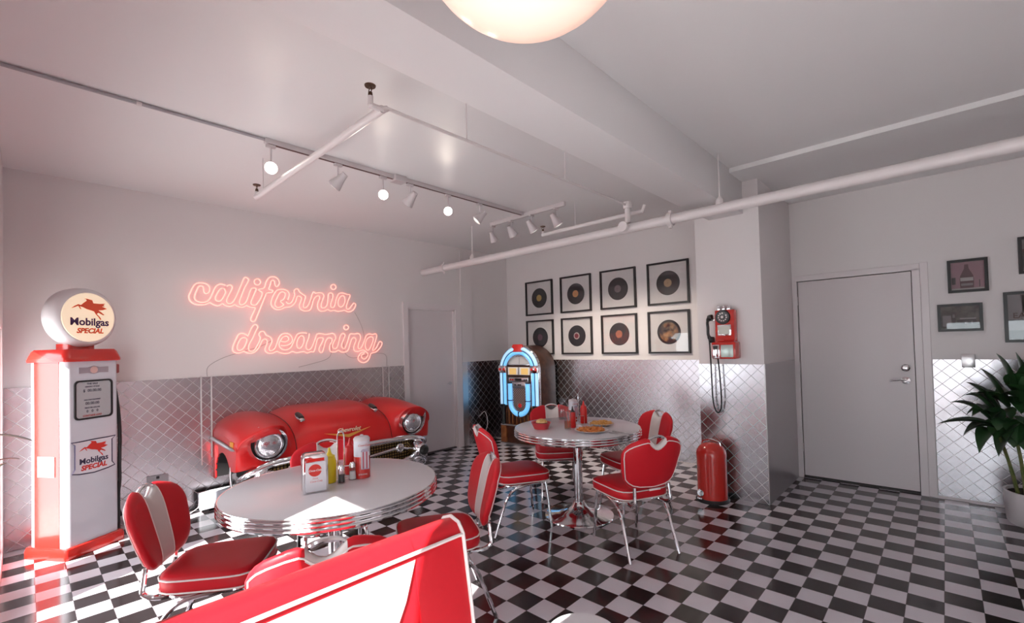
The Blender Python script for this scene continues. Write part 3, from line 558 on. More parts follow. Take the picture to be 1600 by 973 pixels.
cp = MB(); cp.rings([[(x * k, y * k, z) for x, y in rrect(PW + 0.02, PD + 0.02, 0.04)] for k, z in ((1.0, 1.42), (1.01, 1.435), (0.99, 1.45), (0.92, 1.495), (0.86, 1.512), (0.5, 1.515))])
cp.build('cap', RED_P, pump)
MB().rings([[(x, y, z) for x, y in rrect(0.19, 0.13, 0.02)] for z in (1.51, 1.555)]).build('globe_collar', RED_P, pump)
GZ = 1.755; GY = -0.05
FACE = mat('globe_face', (0.85, 0.72, 0.55), 0.5, emit=(1.0, 0.78, 0.55), es=0.55)
g = MB().lathe([(0, 0.105), (0.13, 0.105), (0.185, 0.09), (0.222, 0.05), (0.226, 0.0), (0.222, -0.05), (0.196, -0.075), (0.18, -0.078), (0, -0.078)], 40, (0, GY, GZ), 'Y').build('globe_case', mat('globe_white', (0.72, 0.70, 0.72), 0.35), pump, ang=50)
MB().lathe([(0, -0.088), (0.15, -0.088), (0.183, -0.082), (0.188, -0.074), (0, -0.07)], 40, (0, GY, GZ), 'Y').build('globe_face', FACE, g)
HORSE = [(-470+680, 0)]
HORSE = [(470,292),(505,262),(545,238),(575,246),(600,222),(640,188),(632,172),(612,166),(640,164),(700,178),(712,214),(780,216),(852,208),(828,228),(846,240),(812,248),(872,272),(820,292),(770,298),(800,318),(842,352),(826,356),(772,328),(750,342),(790,385),(803,412),(793,416),(768,378),(738,345),(722,316),(690,304),(640,292),(600,272),(560,260),(580,298),(566,292),(546,258),(510,276)]
def horse(k, name, m, parent, cx, cz, y, flip=1):
    pts = [((u - 675) / 200 * k, -(v - 290) / 200 * k) for u, v in HORSE]
    b = MB(); b.prism([(cx + p[0], cz + p[1]) for p in pts], y, y - 0.0015, 'XZ')
    return b.build(name, m, parent, smooth=False)
def onF(x, y, z): return Matrix.Translation((x, y, z)) @ FRONT
fy = GY - 0.0885
horse(0.125, 'winged_horse', mat('sign_orange', (0.80, 0.10, 0.04), 0.6), g, 0, GZ + 0.062, fy)
text('lettering', 'Mobilgas', 0.078, mat('sign_ink', (0.06, 0.02, 0.10), 0.6), g, onF(0, fy, GZ - 0.038), 0.0008, 0, 0.0022)
text('lettering', 'SPECIAL', 0.052, mat('sign_red', (0.85, 0.10, 0.03), 0.6), g, onF(0.0, fy, GZ - 0.105), 0.0008, 0.25, 0.0022)
fy = -PD / 2 + 0.01
# dial window
dz0, dz1 = 0.985, 1.278
fr = rrect(0.27, dz1 - dz0, 0.03, 4, 0, (dz0 + dz1) / 2); fi = rrect(0.245, dz1 - dz0 - 0.025, 0.022, 4, 0, (dz0 + dz1) / 2)
m_ = MB().rings([[(p[0], fy + 0.004, p[1]) for p in fr], [(p[0], fy - 0.008, p[1]) for p in fr], [(p[0], fy - 0.008, p[1]) for p in fi], [(p[0], fy + 0.002, p[1]) for p in fi]], cap=False)
dl = m_.build('dial_frame', BLACK, pump)
MB().prism(fi, fy + 0.002, fy - 0.001, 'XZ').build('dial_plate', PAPER, dl, smooth=False)
for tx, sz, zz, mm in (('THIS SALE', 0.017, 1.250, INK), ('AMOUNT OF SALE', 0.012, 1.228, INK), ('$  00.00.00', 0.028, 1.199, INK), ('GALLONS DELIVERED', 0.012, 1.130, INK), ('00.00.00', 0.028, 1.103, INK), ('PRICE PER GALLON', 0.012, 1.070, INK), ('0   0   0', 0.026, 1.044, INK), ('CONTAINS LEAD', 0.017, 1.012, REDINK)):
    text('lettering', tx, sz, mm, dl, onF(-0.01, fy - 0.0018, zz), 0.0004, 0, 0.0006)
MB().prism(fi, fy - 0.0045, fy - 0.0055, 'XZ').build('dial_glass', GLASS, dl, smooth=False)
bd = MB().prism([(-0.10, 1.33), (-0.04, 1.332), (0.0, 1.322), (0.04, 1.332), (0.105, 1.33), (0.105, 1.375), (0.04, 1.373), (0.0, 1.385), (-0.04, 1.373), (-0.10, 1.375)], fy + 0.002, fy - 0.004, 'XZ').build('maker_plate', mat('plate_grey', (0.35, 0.30, 0.34), 0.5), pump)
MB().lathe([(0, -0.003), (0.026, -0.002), (0.026, 0.006), (0, 0.006)], 20, (0, fy - 0.005, 1.354), 'Y').build('medallion', mat('medallion', (0.7, 0.45, 0.42), 0.5), bd)
# shield decal
sh = [(-0.155, 0.828), (-0.13, 0.805), (-0.13, 0.63), (-0.15, 0.60), (-0.10, 0.588), (0, 0.578), (0.10, 0.588), (0.15, 0.60), (0.13, 0.63), (0.13, 0.805), (0.155, 0.828), (0.10, 0.826), (0, 0.828), (-0.1, 0.826)]
shc = [Vector((p[0], fy - 0.001, p[1])) for p in sh]
sd_ = MB().prism(sh, fy + 0.002, fy - 0.0006, 'XZ').build('shield_decal', mat('decal_white', (0.72, 0.70, 0.75), 0.3), pump, smooth=False)
MB().tube(shc, 0.0042, 4, close=True).build('decal_outline', INK, sd_)
horse(0.10, 'winged_horse', REDINK, sd_, 0.0, 0.755, fy - 0.001)
text('lettering', 'Mobilgas', 0.058, INK, sd_, onF(0, fy - 0.001, 0.675), 0.0005, 0, 0.0016)
text('lettering', 'SPECIAL', 0.050, REDINK, sd_, onF(0, fy - 0.001, 0.625), 0.0005, 0.15, 0.0022)
# nozzle and hose on the right side
nz_ = MB().box(PW / 2 - 0.005, PW / 2 + 0.055, -0.10, -0.02, 1.315, 1.39)
nz_.build('nozzle_holder', mat('nozzle_red', (0.35, 0.08, 0.08), 0.4), pump, bevel=0.01)
MB().tube(spl([(PW / 2 + 0.02, -0.08, 1.24), (PW / 2 + 0.03, -0.09, 1.14), (PW / 2 + 0.04, -0.10, 1.0), (PW / 2 + 0.05, -0.10, 0.8), (PW / 2 + 0.045, -0.10, 0.6), (PW / 2 + 0.06, -0.08, 0.42), (PW / 2 + 0.10, 0.0, 0.25), (PW / 2 + 0.15, 0.02, 0.12)], 5), 0.013, 10).build('hose', RUBBER, pump)
MB().tube(spl([(PW / 2 + 0.015, -0.12, 1.1), (PW / 2 + 0.022, -0.13, 0.9), (PW / 2 + 0.022, -0.13, 0.6), (PW / 2 + 0.022, -0.12, 0.3), (PW / 2 + 0.022, -0.12, 0.02)], 5), 0.010, 10).build('hose', RUBBER, pump)
nt_ = MB().box(-PW / 2 - 0.0015, -PW / 2 + 0.006, -0.075, 0.075, 0.59, 0.735).build('paper_notice', PAPER, pump, smooth=False)
for k_ in range(6): MB().box(-PW / 2 - 0.003, -PW / 2 - 0.001, -0.05 + 0.01 * (k_ % 3), 0.05 - 0.012 * (k_ % 2), 0.705 - k_ * 0.018, 0.709 - k_ * 0.018).build('printed_line', mat('faint_ink', (0.4, 0.36, 0.4), 0.8) if k_ == 0 else bpy.data.materials['faint_ink'], nt_, smooth=False)

# ------------------------------------------------------------------ chairs
def chair(label, group):
    t = thing('diner_chair', label, 'chair', (0, 0, 0), 0, group)
    # seat cushion
    def outl(w_, d_, n=40, e=5.0):
        o = []
        for i in range(n):
            a = 2 * pi * i / n; c, s_ = cos(a), sin(a); k = (abs(c) ** e + abs(s_) ** e) ** (-1 / e)
            x, y = c * k * w_ / 2, s_ * k * d_ / 2
            x *= 1 + 0.07 * (y / (d_ / 2)); o.append((x, y))
        return o
    rr_ = []
    for w_, d_, z in ((0.30, 0.30, 0.372), (0.40, 0.40, 0.376), (0.424, 0.424, 0.388), (0.430, 0.430, 0.41), (0.428, 0.428, 0.435), (0.418, 0.418, 0.447), (0.36, 0.36, 0.457), (0.22, 0.22, 0.463), (0.05, 0.05, 0.465)):
        rr_.append([(x, y + 0.005, z) for x, y in outl(w_, d_)])
    st = MB().rings(rr_).build('seat', RED_V, t, ang=70)
    for z in (0.440, 0.386):
        MB().tube([(x, y + 0.005, z) for x, y in outl(0.431, 0.431)], 0.0042, 6, close=True).build('seat_piping', PIPING, st)
    # back cushion
    xs_ = [-1, -.97, -.92, -.85, -.75, -.62, -.48, -.36, -.27, -.18, -.09, 0, .09, .18, .27, .36, .48, .62, .75, .85, .92, .97, 1]
    W_ = 0.242; N = 14
    def pt(u, t_, side, lift=0.0):
        e = max(0.0, 1 - abs(u) ** 4.6) ** 0.36
        top = 0.645 + 0.165 * e; bot = 0.645 - 0.185 * e
        top += 0.012 * sin(min(1, abs(u) / 0.7) * pi) ** 2
        nt = max(0.0, 1 - (abs(u) / 0.30) ** 2); top -= 0.040 * nt ** 1.2
        z = bot + (top - bot) * (t_ + 1) / 2
        x = u * W_ * (1 + 0.13 * (z - 0.70) / 0.16 if z < 0.70 else 1.0)
        d_ = 0.030 * sqrt(max(0, 1 - abs(t_) ** 4)) * sqrt(max(0, 1 - abs(u) ** 5)) + 0.004
        yc = -0.262 - 0.24 * (z - 0.52) + 0.045 * u * u
        return (x, yc + (d_ + lift if side > 0 else -(d_ * 0.8 + lift)), z)
    tt = [sin(pi / 2 * (-1 + 2 * i / N)) for i in range(N + 1)]
    bk = MB()
    bk.rings([[pt(u, t_, 1) for t_ in tt] + [pt(u, t_, -1) for t_ in tt[::-1]] for u in xs_], cap=True)
    bk = bk.build('backrest', RED_V, t, ang=75)
    stp = MB().grid([[pt(u, t_, 1, 0.0022) for t_ in tt] + [pt(u, t_, -1, 0.002) for t_ in tt[::-1][:4]] for u in (-.27, -.18, -.09, 0, .09, .18, .27)])
    stp.build('white_stripe', WHT_V, bk, ang=75)
    for s_ in (-1, 1):
        MB().tube([Vector(pt(s_ * .27, t_, 1, 0.002)) for t_ in tt], 0.0026, 5).build('stripe_piping', PIPING, bk)
    us = [-.93, -.9, -.84, -.72, -.5, -.34, -.28, -.2, -.1, 0, .1, .2, .28, .34, .5, .72, .84, .9, .93]
    per = [Vector(pt(u, 0.84, -1, 0.0015)) for u in us] + [Vector(pt(.945, q, -1, 0.0015)) for q in (.5, 0, -.5)] + [Vector(pt(u, -0.86, -1, 0.0015)) for u in us[::-1]] + [Vector(pt(-.945, q, -1, 0.0015)) for q in (-.5, 0, .5)]
    MB().tube(per, 0.0036, 6, close=True).build('back_piping', PIPING, bk)
    tabm = MB().box(-0.045, 0.045, -0.292, -0.285, 0.462, 0.475); tabm.build('pull_tab', PIPING, bk, bevel=0.002)
    hz = 0.772; hy = -0.322
    MB().tube(spl([(-0.072, hy, hz + 0.015), (-0.055, hy, hz + 0.040), (-0.02, hy, hz + 0.052), (0.02, hy, hz + 0.052), (0.055, hy, hz + 0.040), (0.072, hy, hz + 0.015)], 4), 0.0105, 8).build('handle', CHROME, bk)
    # frame
    fm = MB().tube(spl([(-0.17, 0.17, 0.365), (0, 0.185, 0.365), (0.17, 0.17, 0.365), (0.18, 0, 0.362), (0.165, -0.14, 0.36), (0, -0.15, 0.36), (-0.165, -0.14, 0.36), (-0.18, 0, 0.362)], 4, True), 0.0095, 8, close=True)
    fm.build('seat_frame', CHROME, t)
    for s_ in (-1, 1):
        MB().tube(spl([(s_ * 0.168, 0.165, 0.372), (s_ * 0.175, 0.18, 0.30), (s_ * 0.19, 0.21, 0.0)], 4), [0.011] * 8 + [0.0105], 10).build('leg', CHROME, t)
        MB().tube(spl([(s_ * 0.186, 0.12, 0.368), (s_ * 0.188, 0.0, 0.360), (s_ * 0.188, -0.10, 0.335), (s_ * 0.190, -0.165, 0.27), (s_ * 0.193, -0.21, 0.16), (s_ * 0.20, -0.27, 0.0)], 5), 0.0115, 10).build('leg', CHROME, t)
        MB().tube(spl([(s_ * 0.10, 0.02, 0.356), (s_ * 0.125, -0.13, 0.350), (s_ * 0.14, -0.215, 0.350), (s_ * 0.145, -0.262, 0.375), (s_ * 0.142, -0.262, 0.42), (s_ * 0.138, -0.256, 0.485)], 5), 0.0115, 10).build('back_support', CHROME, t)
    return t
CH = [(-4.1, -8.95, -0.60, 'red diner chair with white stripe beside the gas pump, seat tucked under the front table', 1),
      (-0.48, -2.95, 2.65, 'red diner chair seen side-on right of the front table, its seat behind the booth corner', 1),
      (1.33, -8.16, 1.25, 'sunlit red diner chair seen from behind, low behind the booth bench', 1),
      (-5.6, -4.5, -1.90, 'red diner chair on the far side of the front table before the red car', 1),
      (2.1, 6.42, 1.11, 'red diner chair with its plain back towards us, right of the food table', 2),
      (-0.3, 10.8, 2.66, 'red diner chair facing us at the far right of the food table', 2),
      (-3.76, 4.82, -0.45, 'red diner chair seen side-on at the left of the food table', 2),
      (-5.15, 10.09, -2.31, 'red diner chair behind the food table, mostly hidden, in front of the jukebox', 2)]
GR_ = {1: 'diner chairs around the front table', 2: 'diner chairs around the food table'}
proto = None
for x, y, a, lab, gi in CH:
    if proto is None:
        proto = chair(lab, GR_[gi]); proto.location = T(x, y); proto.rotation_euler = (0, 0, a)
    else:
        c = copy_tree(proto, lab, T(x, y), a); c['group'] = GR_[gi]

# ------------------------------------------------------------------ tables
def table(label):
    t = thing('round_table', label, 'table', (0, 0, 0), 0, 'round chrome-edged diner tables')
    R = 0.528; tz = 0.750
    MB().lathe([(0, tz - 0.012), (R - 0.003, tz - 0.012), (R - 0.003, tz - 0.001), (R - 0.006, tz), (0, tz)], 72).build('tabletop', LAMIN, t)
    pf_ = [(R - 0.03, tz - 0.066), (R - 0.004, tz - 0.066)]
    for k in range(3):
        z0 = tz - 0.062 + k * 0.0195
        pf_ += [(R - 0.002, z0), (R + 0.005, z0 + 0.003), (R + 0.008, z0 + 0.0085), (R + 0.005, z0 + 0.014), (R - 0.002, z0 + 0.017)]
    pf_ += [(R + 0.003, tz - 0.003), (R + 0.001, tz), (R - 0.004, tz - 0.001)]
    MB().lathe(pf_, 72).build('chrome_edge', CHROME, t, ang=30)
    MB().lathe([(0, tz - 0.05), (R - 0.03, tz - 0.05), (R - 0.03, tz - 0.014), (0, tz - 0.014)], 48).build('underside', BLACK, t)
    MB().lathe([(0, 0.1), (0.036, 0.1), (0.036, 0.66), (0.06, 0.68), (0.16, 0.69), (0.16, 0.70), (0, 0.70)], 28).build('column', CHROME, t)
    MB().lathe([(0, 0.0), (0.285, 0.0), (0.292, 0.004), (0.288, 0.012), (0.25, 0.020), (0.17, 0.032), (0.10, 0.055), (0.062, 0.085), (0.045, 0.12), (0, 0.12)], 48).build('base', CHROME, t)
    return t
ta = table('round white table with ribbed chrome edge in front, between the gas pump and the booth'); ta.location = T(-2.42, -5.91); ta.rotation_euler.z = 0
tb_ = copy_tree(ta, 'round chrome-edged white table set with plates of food, in mid room', T(-1.9, 7.78), 0)

# booth bench in the foreground
bn = thing('booth_bench', 'red booth bench with wide white back panel and white piping, bottom left foreground', 'bench', T(9.14, -12.4, 0))
BY0, BY1 = -1.55 * S, (12.4 - 9.82) * S
def bslab(y0, y1, bulge, name, m, z0=0.0, off=0.0):
    b = MB(); rows = []
    prof_ = [(-0.065, 0.0), (-0.065, 1.118), (-0.055, 1.135), (-0.03, 1.143), (-0.010, 1.138), (0.0, 1.120), (0.02 + off, 1.0), (0.045 + off, 0.8), (0.075 + off, 0.55), (0.09 + off, 0.45), (0.09 + off, 0.0)]
    n = 10
    for i in range(n + 1):
        s_ = i / n; y = y0 + (y1 - y0) * s_; bl = bulge * sin(pi * s_) ** 0.6
        rows.append([(p[0] + (bl if (p[0] >= 0.0 and p[1] < 1.11) else 0), y, p[1]) for p in prof_])
    b.rings(rows); return b.build(name, m, bn, ang=50)
pnl = 0.10
bslab(BY1 - pnl, BY1, 0.006, 'end_panel', RED_V)
bslab(BY0, BY0 + 0.02, 0.0, 'end_panel', RED_V)
core = MB().box(-0.065, -0.004, BY0 + 0.02, BY1 - pnl, 0, 1.118); core.build('back_core', RED_V, bn)
tp = MB()
pp = [(-0.066, 1.085), (-0.066, 1.12), (-0.055, 1.136), (-0.03, 1.144), (-0.010, 1.139), (0.001, 1.122), (0.004, 1.105), (-0.02, 1.085)]
tp.rings([[(p[0], y, p[1]) for p in pp] for y in (BY0 + 0.02, BY1 - pnl + 0.001)])
tp.build('top_roll', RED_V, bn, ang=50)
wp = MB(); rows = []
for i in range(13):
    z = 1.112 - (1.112 - 0.45) * i / 12; x = 0.0 + 0.09 * (i / 12)
    wid = min(0.27, 0.056 * (i / 1.94) ** 1.3)
    rows.append([(x + 0.004 + 0.010 * sin(pi * j / 8) ** 0.5 * sin(pi * i / 12 if i < 12 else 0), BY0 + 0.02 + (BY1 - pnl - wid - BY0 - 0.02) * j / 8, z) for j in range(9)])
wp.grid(rows); wp.build('white_panel', WHT_V, bn)
rows = []
for i in range(13):
    z = 1.115 - (1.115 - 0.40) * i / 12; x = 0.0 + 0.09 * (i / 12)
    rows.append([(x, BY1 - pnl - 0.34 + (0.34 + 0.002) * j / 6, z) for j in range(7)])
MB().grid(rows).build('end_panel', RED_V, bn)
MB().box(-0.01, 0.085, BY0 + 0.02, BY1 - pnl, 0.0, 0.46).build('back_base', RED_V, bn)
MB().rings([[(x, y, z) for x, y in rrect(0.46, BY1 - BY0, 0.04, 4, 0.31, (BY0 + BY1) / 2)] for z in (0.30, 0.44, 0.46)]).build('seat_cushion', RED_V, bn)
MB().box(0.06, 0.5, BY0, BY1, 0, 0.30).build('seat_box', BLACK, bn)
pz = [(0.0, 1.120), (0.02, 1.0), (0.045, 0.8), (0.075, 0.55), (0.09, 0.45)]
MB().tube([(0.004, BY0, 1.122), (0.004, BY1 - 0.01, 1.122), (0.003, BY1 + 0.001, 1.120)], 0.0034, 6).build('top_piping', PIPING, bn)
MB().tube([(-0.066, BY1 + 0.001, 1.0), (-0.066, BY1 + 0.001, 1.118), (-0.052, BY1 + 0.001, 1.137), (-0.03, BY1 + 0.001, 1.145), (-0.009, BY1 + 0.001, 1.139), (0.003, BY1 + 0.001, 1.122)] + [(p[0] + 0.002, BY1 + 0.001, p[1]) for p in pz[1:]] + [(0.092, BY1 + 0.001, 0.02)], 0.0034, 6).build('corner_piping', PIPING, bn)

# low round stool peeking in at the bottom edge
so = thing('round_stool', 'small round white stool top peeking in at the bottom edge of the floor', 'stool', T(6.4, -3.7, 0))
MB().lathe([(0, 0.30), (0.135, 0.30), (0.145, 0.31), (0.145, 0.33), (0.137, 0.340), (0, 0.345)], 40).build('seat', LAMIN, so)
for k in range(3):
    a = 2 * pi * k / 3; MB().tube([(0.08 * cos(a), 0.08 * sin(a), 0.30), (0.125 * cos(a), 0.125 * sin(a), 0)], 0.010, 8).build('leg', CHROME, so)
# ------------------------------------------------------------------ jukebox
jb = thing('jukebox', 'dark wood arched jukebox with glowing blue tubes in the far corner', 'jukebox', T(-18.7 + 2.4 * cos(.12) + 1.5 * sin(-.12) * -1 * 0, 18.45 + 2.4 * sin(.12), 0), 0.12)
# local: front at y=0 facing -Y, body behind, width .73, height 1.46
JW, JH, JD = 0.70, 1.46, 0.44
def archpts(w_, z0, zt, n=20):
    r = w_ / 2; zc = zt - r
    return [(-r, z0)] + [(r * cos(pi - pi * i / n), zc + r * sin(pi - pi * i / n)) for i in range(n + 1)] + [(r, z0)]
MB().prism(archpts(JW, 0.03, JH - 0.01), 0.02, JD, 'XZ').build('cabinet', WOOD, jb, bevel=0.012, ang=30)
BLUE = mat('blue_tube', (0.25, 0.6, 1.0), 0.3, emit=(0.16, 0.56, 1.0), es=0.80)
BLUE2 = mat('pale_blue_tube', (0.5, 0.75, 1.0), 0.3, emit=(0.38, 0.72, 1.0), es=0.78)
def arc_tube(r, z0, rad, name, m, y=0.0, x0=None, par=None):
    zc = JH - 0.01 - JW / 2
    L = [(-r, y, z0), (-r, y, (z0 + zc) / 2)] + [(r * cos(pi - pi * i / 20), y, zc + r * sin(pi - pi * i / 20)) for i in range(21)] + [(r, y, (z0 + zc) / 2), (r, y, z0)]
    return MB().tube(L, rad, 10).build(name, m, par or jb)
backing = MB()
po = archpts(JW, 0.58, JH); pi_ = archpts(JW - 0.26, 0.58, JH - 0.13)
backing.rings([[(p[0], 0.03, p[1]) for p in po], [(p[0], -0.005, p[1]) for p in po], [(p[0], -0.005, p[1]) for p in pi_], [(p[0], 0.03, p[1]) for p in pi_]], cap=False)
bk_ = backing.build('arch_frame', CHROME, jb, ang=30)
arc_tube(0.312, 0.59, 0.024, 'light_tube', BLUE2, -0.014, par=bk_)
arc_tube(0.252, 0.59, 0.026, 'light_tube', BLUE, -0.014, par=bk_)
arc_tube(0.283, 0.585, 0.006, 'trim_line', BLACK, -0.026, par=bk_)
arc_tube(0.345, 0.585, 0.008, 'trim_line', CHROME, -0.012, par=bk_)
arc_tube(0.220, 0.585, 0.007, 'trim_line', CHROME, -0.016, par=bk_)
REDGEM = mat('red_gem', (0.6, 0.03, 0.03), 0.2, coat=0.5, emit=(0.8, 0.05, 0.03), es=0.15)
MB().prism([(-0.075, JH + 0.012), (0.075, JH + 0.012), (0.095, JH - 0.03), (0.06, JH - 0.06), (0.085, JH - 0.10), (-0.085, JH - 0.10), (-0.06, JH - 0.06), (-0.095, JH - 0.03)], 0.0, -0.045, 'XZ').build('top_ornament', REDGEM, jb, bevel=0.008)
for s_ in (-1, 1):
    o = MB().box(s_ * 0.283 - 0.068, s_ * 0.283 + 0.068, -0.046, 0, 1.055, 1.165).build('side_ornament', CHROME, jb, bevel=0.01)
    for q in (-0.036, 0.036): MB().lathe([(0, -0.012), (0.018, -0.012), (0.022, 0), (0, 0)], 14, (s_ * 0.283 + q, -0.046, 1.11), 'Y').build('red_button', REDGEM, o)
    MB().lathe([(0, 0.56), (0.05, 0.56), (0.055, 0.60), (0, 0.60)], 16, (s_ * 0.283, -0.005, 0)).build('tube_cap', BLACK, jb)
    MB().tube([(s_ * 0.30, 0.0, 0.30), (s_ * 0.30, 0.0, 0.57)], 0.028, 12).build('pilaster', BLACK, jb)
    MB().box(s_ * 0.305 - 0.045, s_ * 0.305 + 0.045, -0.02, 0.03, 0.04, 0.285).build('base_block', WOOD2, jb, bevel=0.008)
# arched window
aw = [(-0.205, 1.175)] + [(0.205 * cos(pi - pi * i / 16), 1.175 + 0.19 * sin(pi - pi * i / 16)) for i in range(17)] 
ARCHP = mat('arch_panel', (0.62, 0.60, 0.60), 0.3, emit=(0.8, 0.74, 0.72), es=0.10)
MB().prism(aw, 0.02, 0.012, 'XZ').build('window_panel', ARCHP, jb, smooth=False)
MB().tube([Vector((p[0], 0.008, p[1])) for p in aw], 0.008, 6, close=True).build('window_trim', CHROME, jb)
text('lettering', 'JUKEBOX', 0.035, mat('juke_red', (0.35, 0.05, 0.06), 0.5), jb, onF(0, 0.010, 1.31), 0.0005, 0, 0.001) if False else None
MB().tube(spl([(-0.06, 0.008, 1.292), (-0.03, 0.008, 1.302), (0, 0.008, 1.294), (0.03, 0.008, 1.304), (0.06, 0.008, 1.294)], 4), 0.004, 6).build('script_ornament', mat('juke_red', (0.30, 0.05, 0.06), 0.5), jb)
MB().box(-0.002, 0.002, 0.004, 0.012, 1.18, 1.27).build('window_mullion', CHROME, jb, smooth=False)
tpn = MB().box(-0.205, 0.205, -0.012, 0.02, 1.02, 1.15).build('title_panel', WOOD, jb, bevel=0.006)
YEL = mat('title_strips', (0.75, 0.5, 0.18), 0.5, emit=(1.0, 0.62, 0.20), es=0.42); WHS = mat('title_white', (0.8, 0.76, 0.72), 0.5, emit=(1, 0.95, 0.9), es=0.18)
MB().box(-0.195, 0.195, -0.015, -0.010, 1.03, 1.14).build('title_window', WHS, tpn, smooth=False)
for xc in (-0.105, 0.105):
    MB().box(xc - 0.06, xc + 0.06, -0.018, -0.013, 1.035, 1.125).build('title_strips', YEL, tpn, smooth=False)
MB().box(-0.012, 0.012, -0.018, -0.013, 1.03, 1.14).build('divider', BRUSHED, tpn, smooth=False)
ct = MB().box(-0.175, 0.175, -0.03, 0.02, 0.925, 0.995).build('control_panel', BRUSHED, jb, bevel=0.006)
MB().box(-0.12, 0.12, -0.025, 0.02, 0.84, 0.93).build('coin_panel', BRUSHED, jb, bevel=0.006)
MB().box(-0.055, 0.055, -0.034, -0.028, 0.945, 0.98).build('display', BLACK, ct, smooth=False)
for q in (-0.14, -0.10, 0.11, 0.145): MB().lathe([(0, -0.012), (0.010, -0.012), (0.012, 0), (0, 0)], 12, (q, -0.029, 0.96), 'Y').build('knob', REDGEM if q < 0 else BLACK, ct)
for q in (-0.06, 0.0, 0.03): MB().lathe([(0, -0.008), (0.011, -0.008), (0.013, 0), (0, 0)], 12, (q, -0.024, 0.885), 'Y').build('coin_slot', BLACK, ct)
# lower blue U and grille
U = [(-0.155, -0.012, 0.90), (-0.155, -0.012, 0.75)] + [(0.155 * cos(pi + pi * i / 14), -0.012, 0.62 + 0.155 * sin(pi + pi * i / 14)) for i in range(15)] + [(0.155, -0.012, 0.75), (0.155, -0.012, 0.90)]
MB().tube(U, 0.036, 10).build('light_tube', BLUE, jb)
for rr2 in (0.195, 0.117):
    k = rr2 / 0.155
    MB().tube([(p[0] * k, -0.018, 0.62 + (p[2] - 0.62) * (k if p[2] < 0.62 else 1)) for p in U], 0.005, 6).build('trim_line', CHROME, jb)
for (x_, z_) in ((-0.155, 0.66), (0.155, 0.66), (0, 0.465)):
    MB().box(x_ - 0.036 if x_ else -0.008, x_ + 0.036 if x_ else 0.008, -0.052, 0, z_ - (0.006 if x_ else 0.036), z_ + (0.006 if x_ else 0.036)).build('tube_clip', BLACK, jb, smooth=False)
GRL = mat('juke_grille', (0.4, 0.28, 0.24), 0.35, 0.5)
u_ = nd(GRL, 'ShaderNodeTexCoord'); sp2 = nd(GRL, 'ShaderNodeSeparateXYZ'); lk(GRL, u_.outputs['Object'], sp2.inputs[0])
def tri2(v): return math_(GRL, 'ABSOLUTE', math_(GRL, 'SUBTRACT', math_(GRL, 'FRACT', math_(GRL, 'MULTIPLY', v, 28)), 0.5))
mm = math_(GRL, 'GREATER_THAN', math_(GRL, 'MAXIMUM', tri2(math_(GRL, 'ADD', sp2.outputs[0], sp2.outputs[2])), tri2(math_(GRL, 'SUBTRACT', sp2.outputs[0], sp2.outputs[2]))), 0.38)
cm2 = nd(GRL, 'ShaderNodeMix', data_type='RGBA'); lk(GRL, mm, cm2.inputs['Factor']); cm2.inputs['A'].default_value = (0.16, 0.08, 0.07, 1); cm2.inputs['B'].default_value = (0.55, 0.45, 0.42, 1)
lk(GRL, cm2.outputs['Result'], GRL.node_tree.nodes['Principled BSDF'].inputs['Base Color'])
MB().prism([(-0.12, 0.84), (-0.12, 0.62)] + [(0.12 * cos(pi + pi * i / 12), 0.62 + 0.12 * sin(pi + pi * i / 12)) for i in range(13)] + [(0.12, 0.84)], 0.02, -0.002, 'XZ').build('speaker_grille', GRL, jb, smooth=False)
MB().lathe([(0, -0.012), (0.025, -0.01), (0.032, 0), (0, 0)], 18, (0, -0.004, 0.585), 'Y').build('medallion', REDGEM, jb)
for k in range(15):
    x_ = -0.238 + 0.034 * k; MB().box(x_ - 0.009, x_ + 0.009, -0.004, 0.025, 0.31, 0.60 if abs(x_) > 0.17 else 0.46).build('slat', WOOD2 if k % 2 else WOOD, jb, bevel=0.002)
MB().box(-0.35, 0.35, -0.022, 0.0, 0.285, 0.305).build('base_rail', BRUSHED, jb, bevel=0.004)
MB().box(-0.36, 0.36, -0.024, 0.44, 0.0, 0.035).build('plinth', BRUSHED, jb, bevel=0.004)

# ------------------------------------------------------------------ framed records
def frame(name, label, cat, group, x0, x1, z0, z1, yw, fw=0.022, fd=0.03):
    cx_, cz_ = (x0 + x1) / 2, (z0 + z1) / 2; W2, H2 = (x1 - x0) * S / 2, (z1 - z0) * S / 2
    t = thing(name, label, cat, T(cx_, yw, cz_), 0, group)
    m_ = MB()
    a = [(-W2, -H2), (W2, -H2), (W2, H2), (-W2, H2)]; b = [(-W2 + fw, -H2 + fw), (W2 - fw, -H2 + fw), (W2 - fw, H2 - fw), (-W2 + fw, H2 - fw)]
    m_.rings([[(p[0], 0, p[1]) for p in a], [(p[0], -fd, p[1]) for p in a], [(p[0], -fd, p[1]) for p in b], [(p[0], -0.004, p[1]) for p in b]], cap=False)
    m_.build('frame', BLACK, t, smooth=False)
    MB().box(-W2 + fw * 0.8, W2 - fw * 0.8, -0.006, -0.002, -H2 + fw * 0.8, H2 - fw * 0.8).build('mat_board', PAPER, t, smooth=False)
    MB().box(-W2 + fw * 0.8, W2 - fw * 0.8, -fd + 0.006, -fd + 0.008, -H2 + fw * 0.8, H2 - fw * 0.8).build('glass', PICGLASS, t, smooth=False)
    return t, W2, H2
VIN = mat('vinyl_black', (0.018, 0.018, 0.022), 0.28)
wv = nd(VIN, 'ShaderNodeTexWave', wave_type='RINGS', rings_direction='Y'); wv.inputs['Scale'].default_value = 60
tcv = nd(VIN, 'ShaderNodeTexCoord'); lk(VIN, tcv.outputs['Object'], wv.inputs['Vector']); bpv = nd(VIN, 'ShaderNodeBump'); bpv.inputs['Strength'].default_value = 0.15; bpv.inputs['Distance'].default_value = 0.002
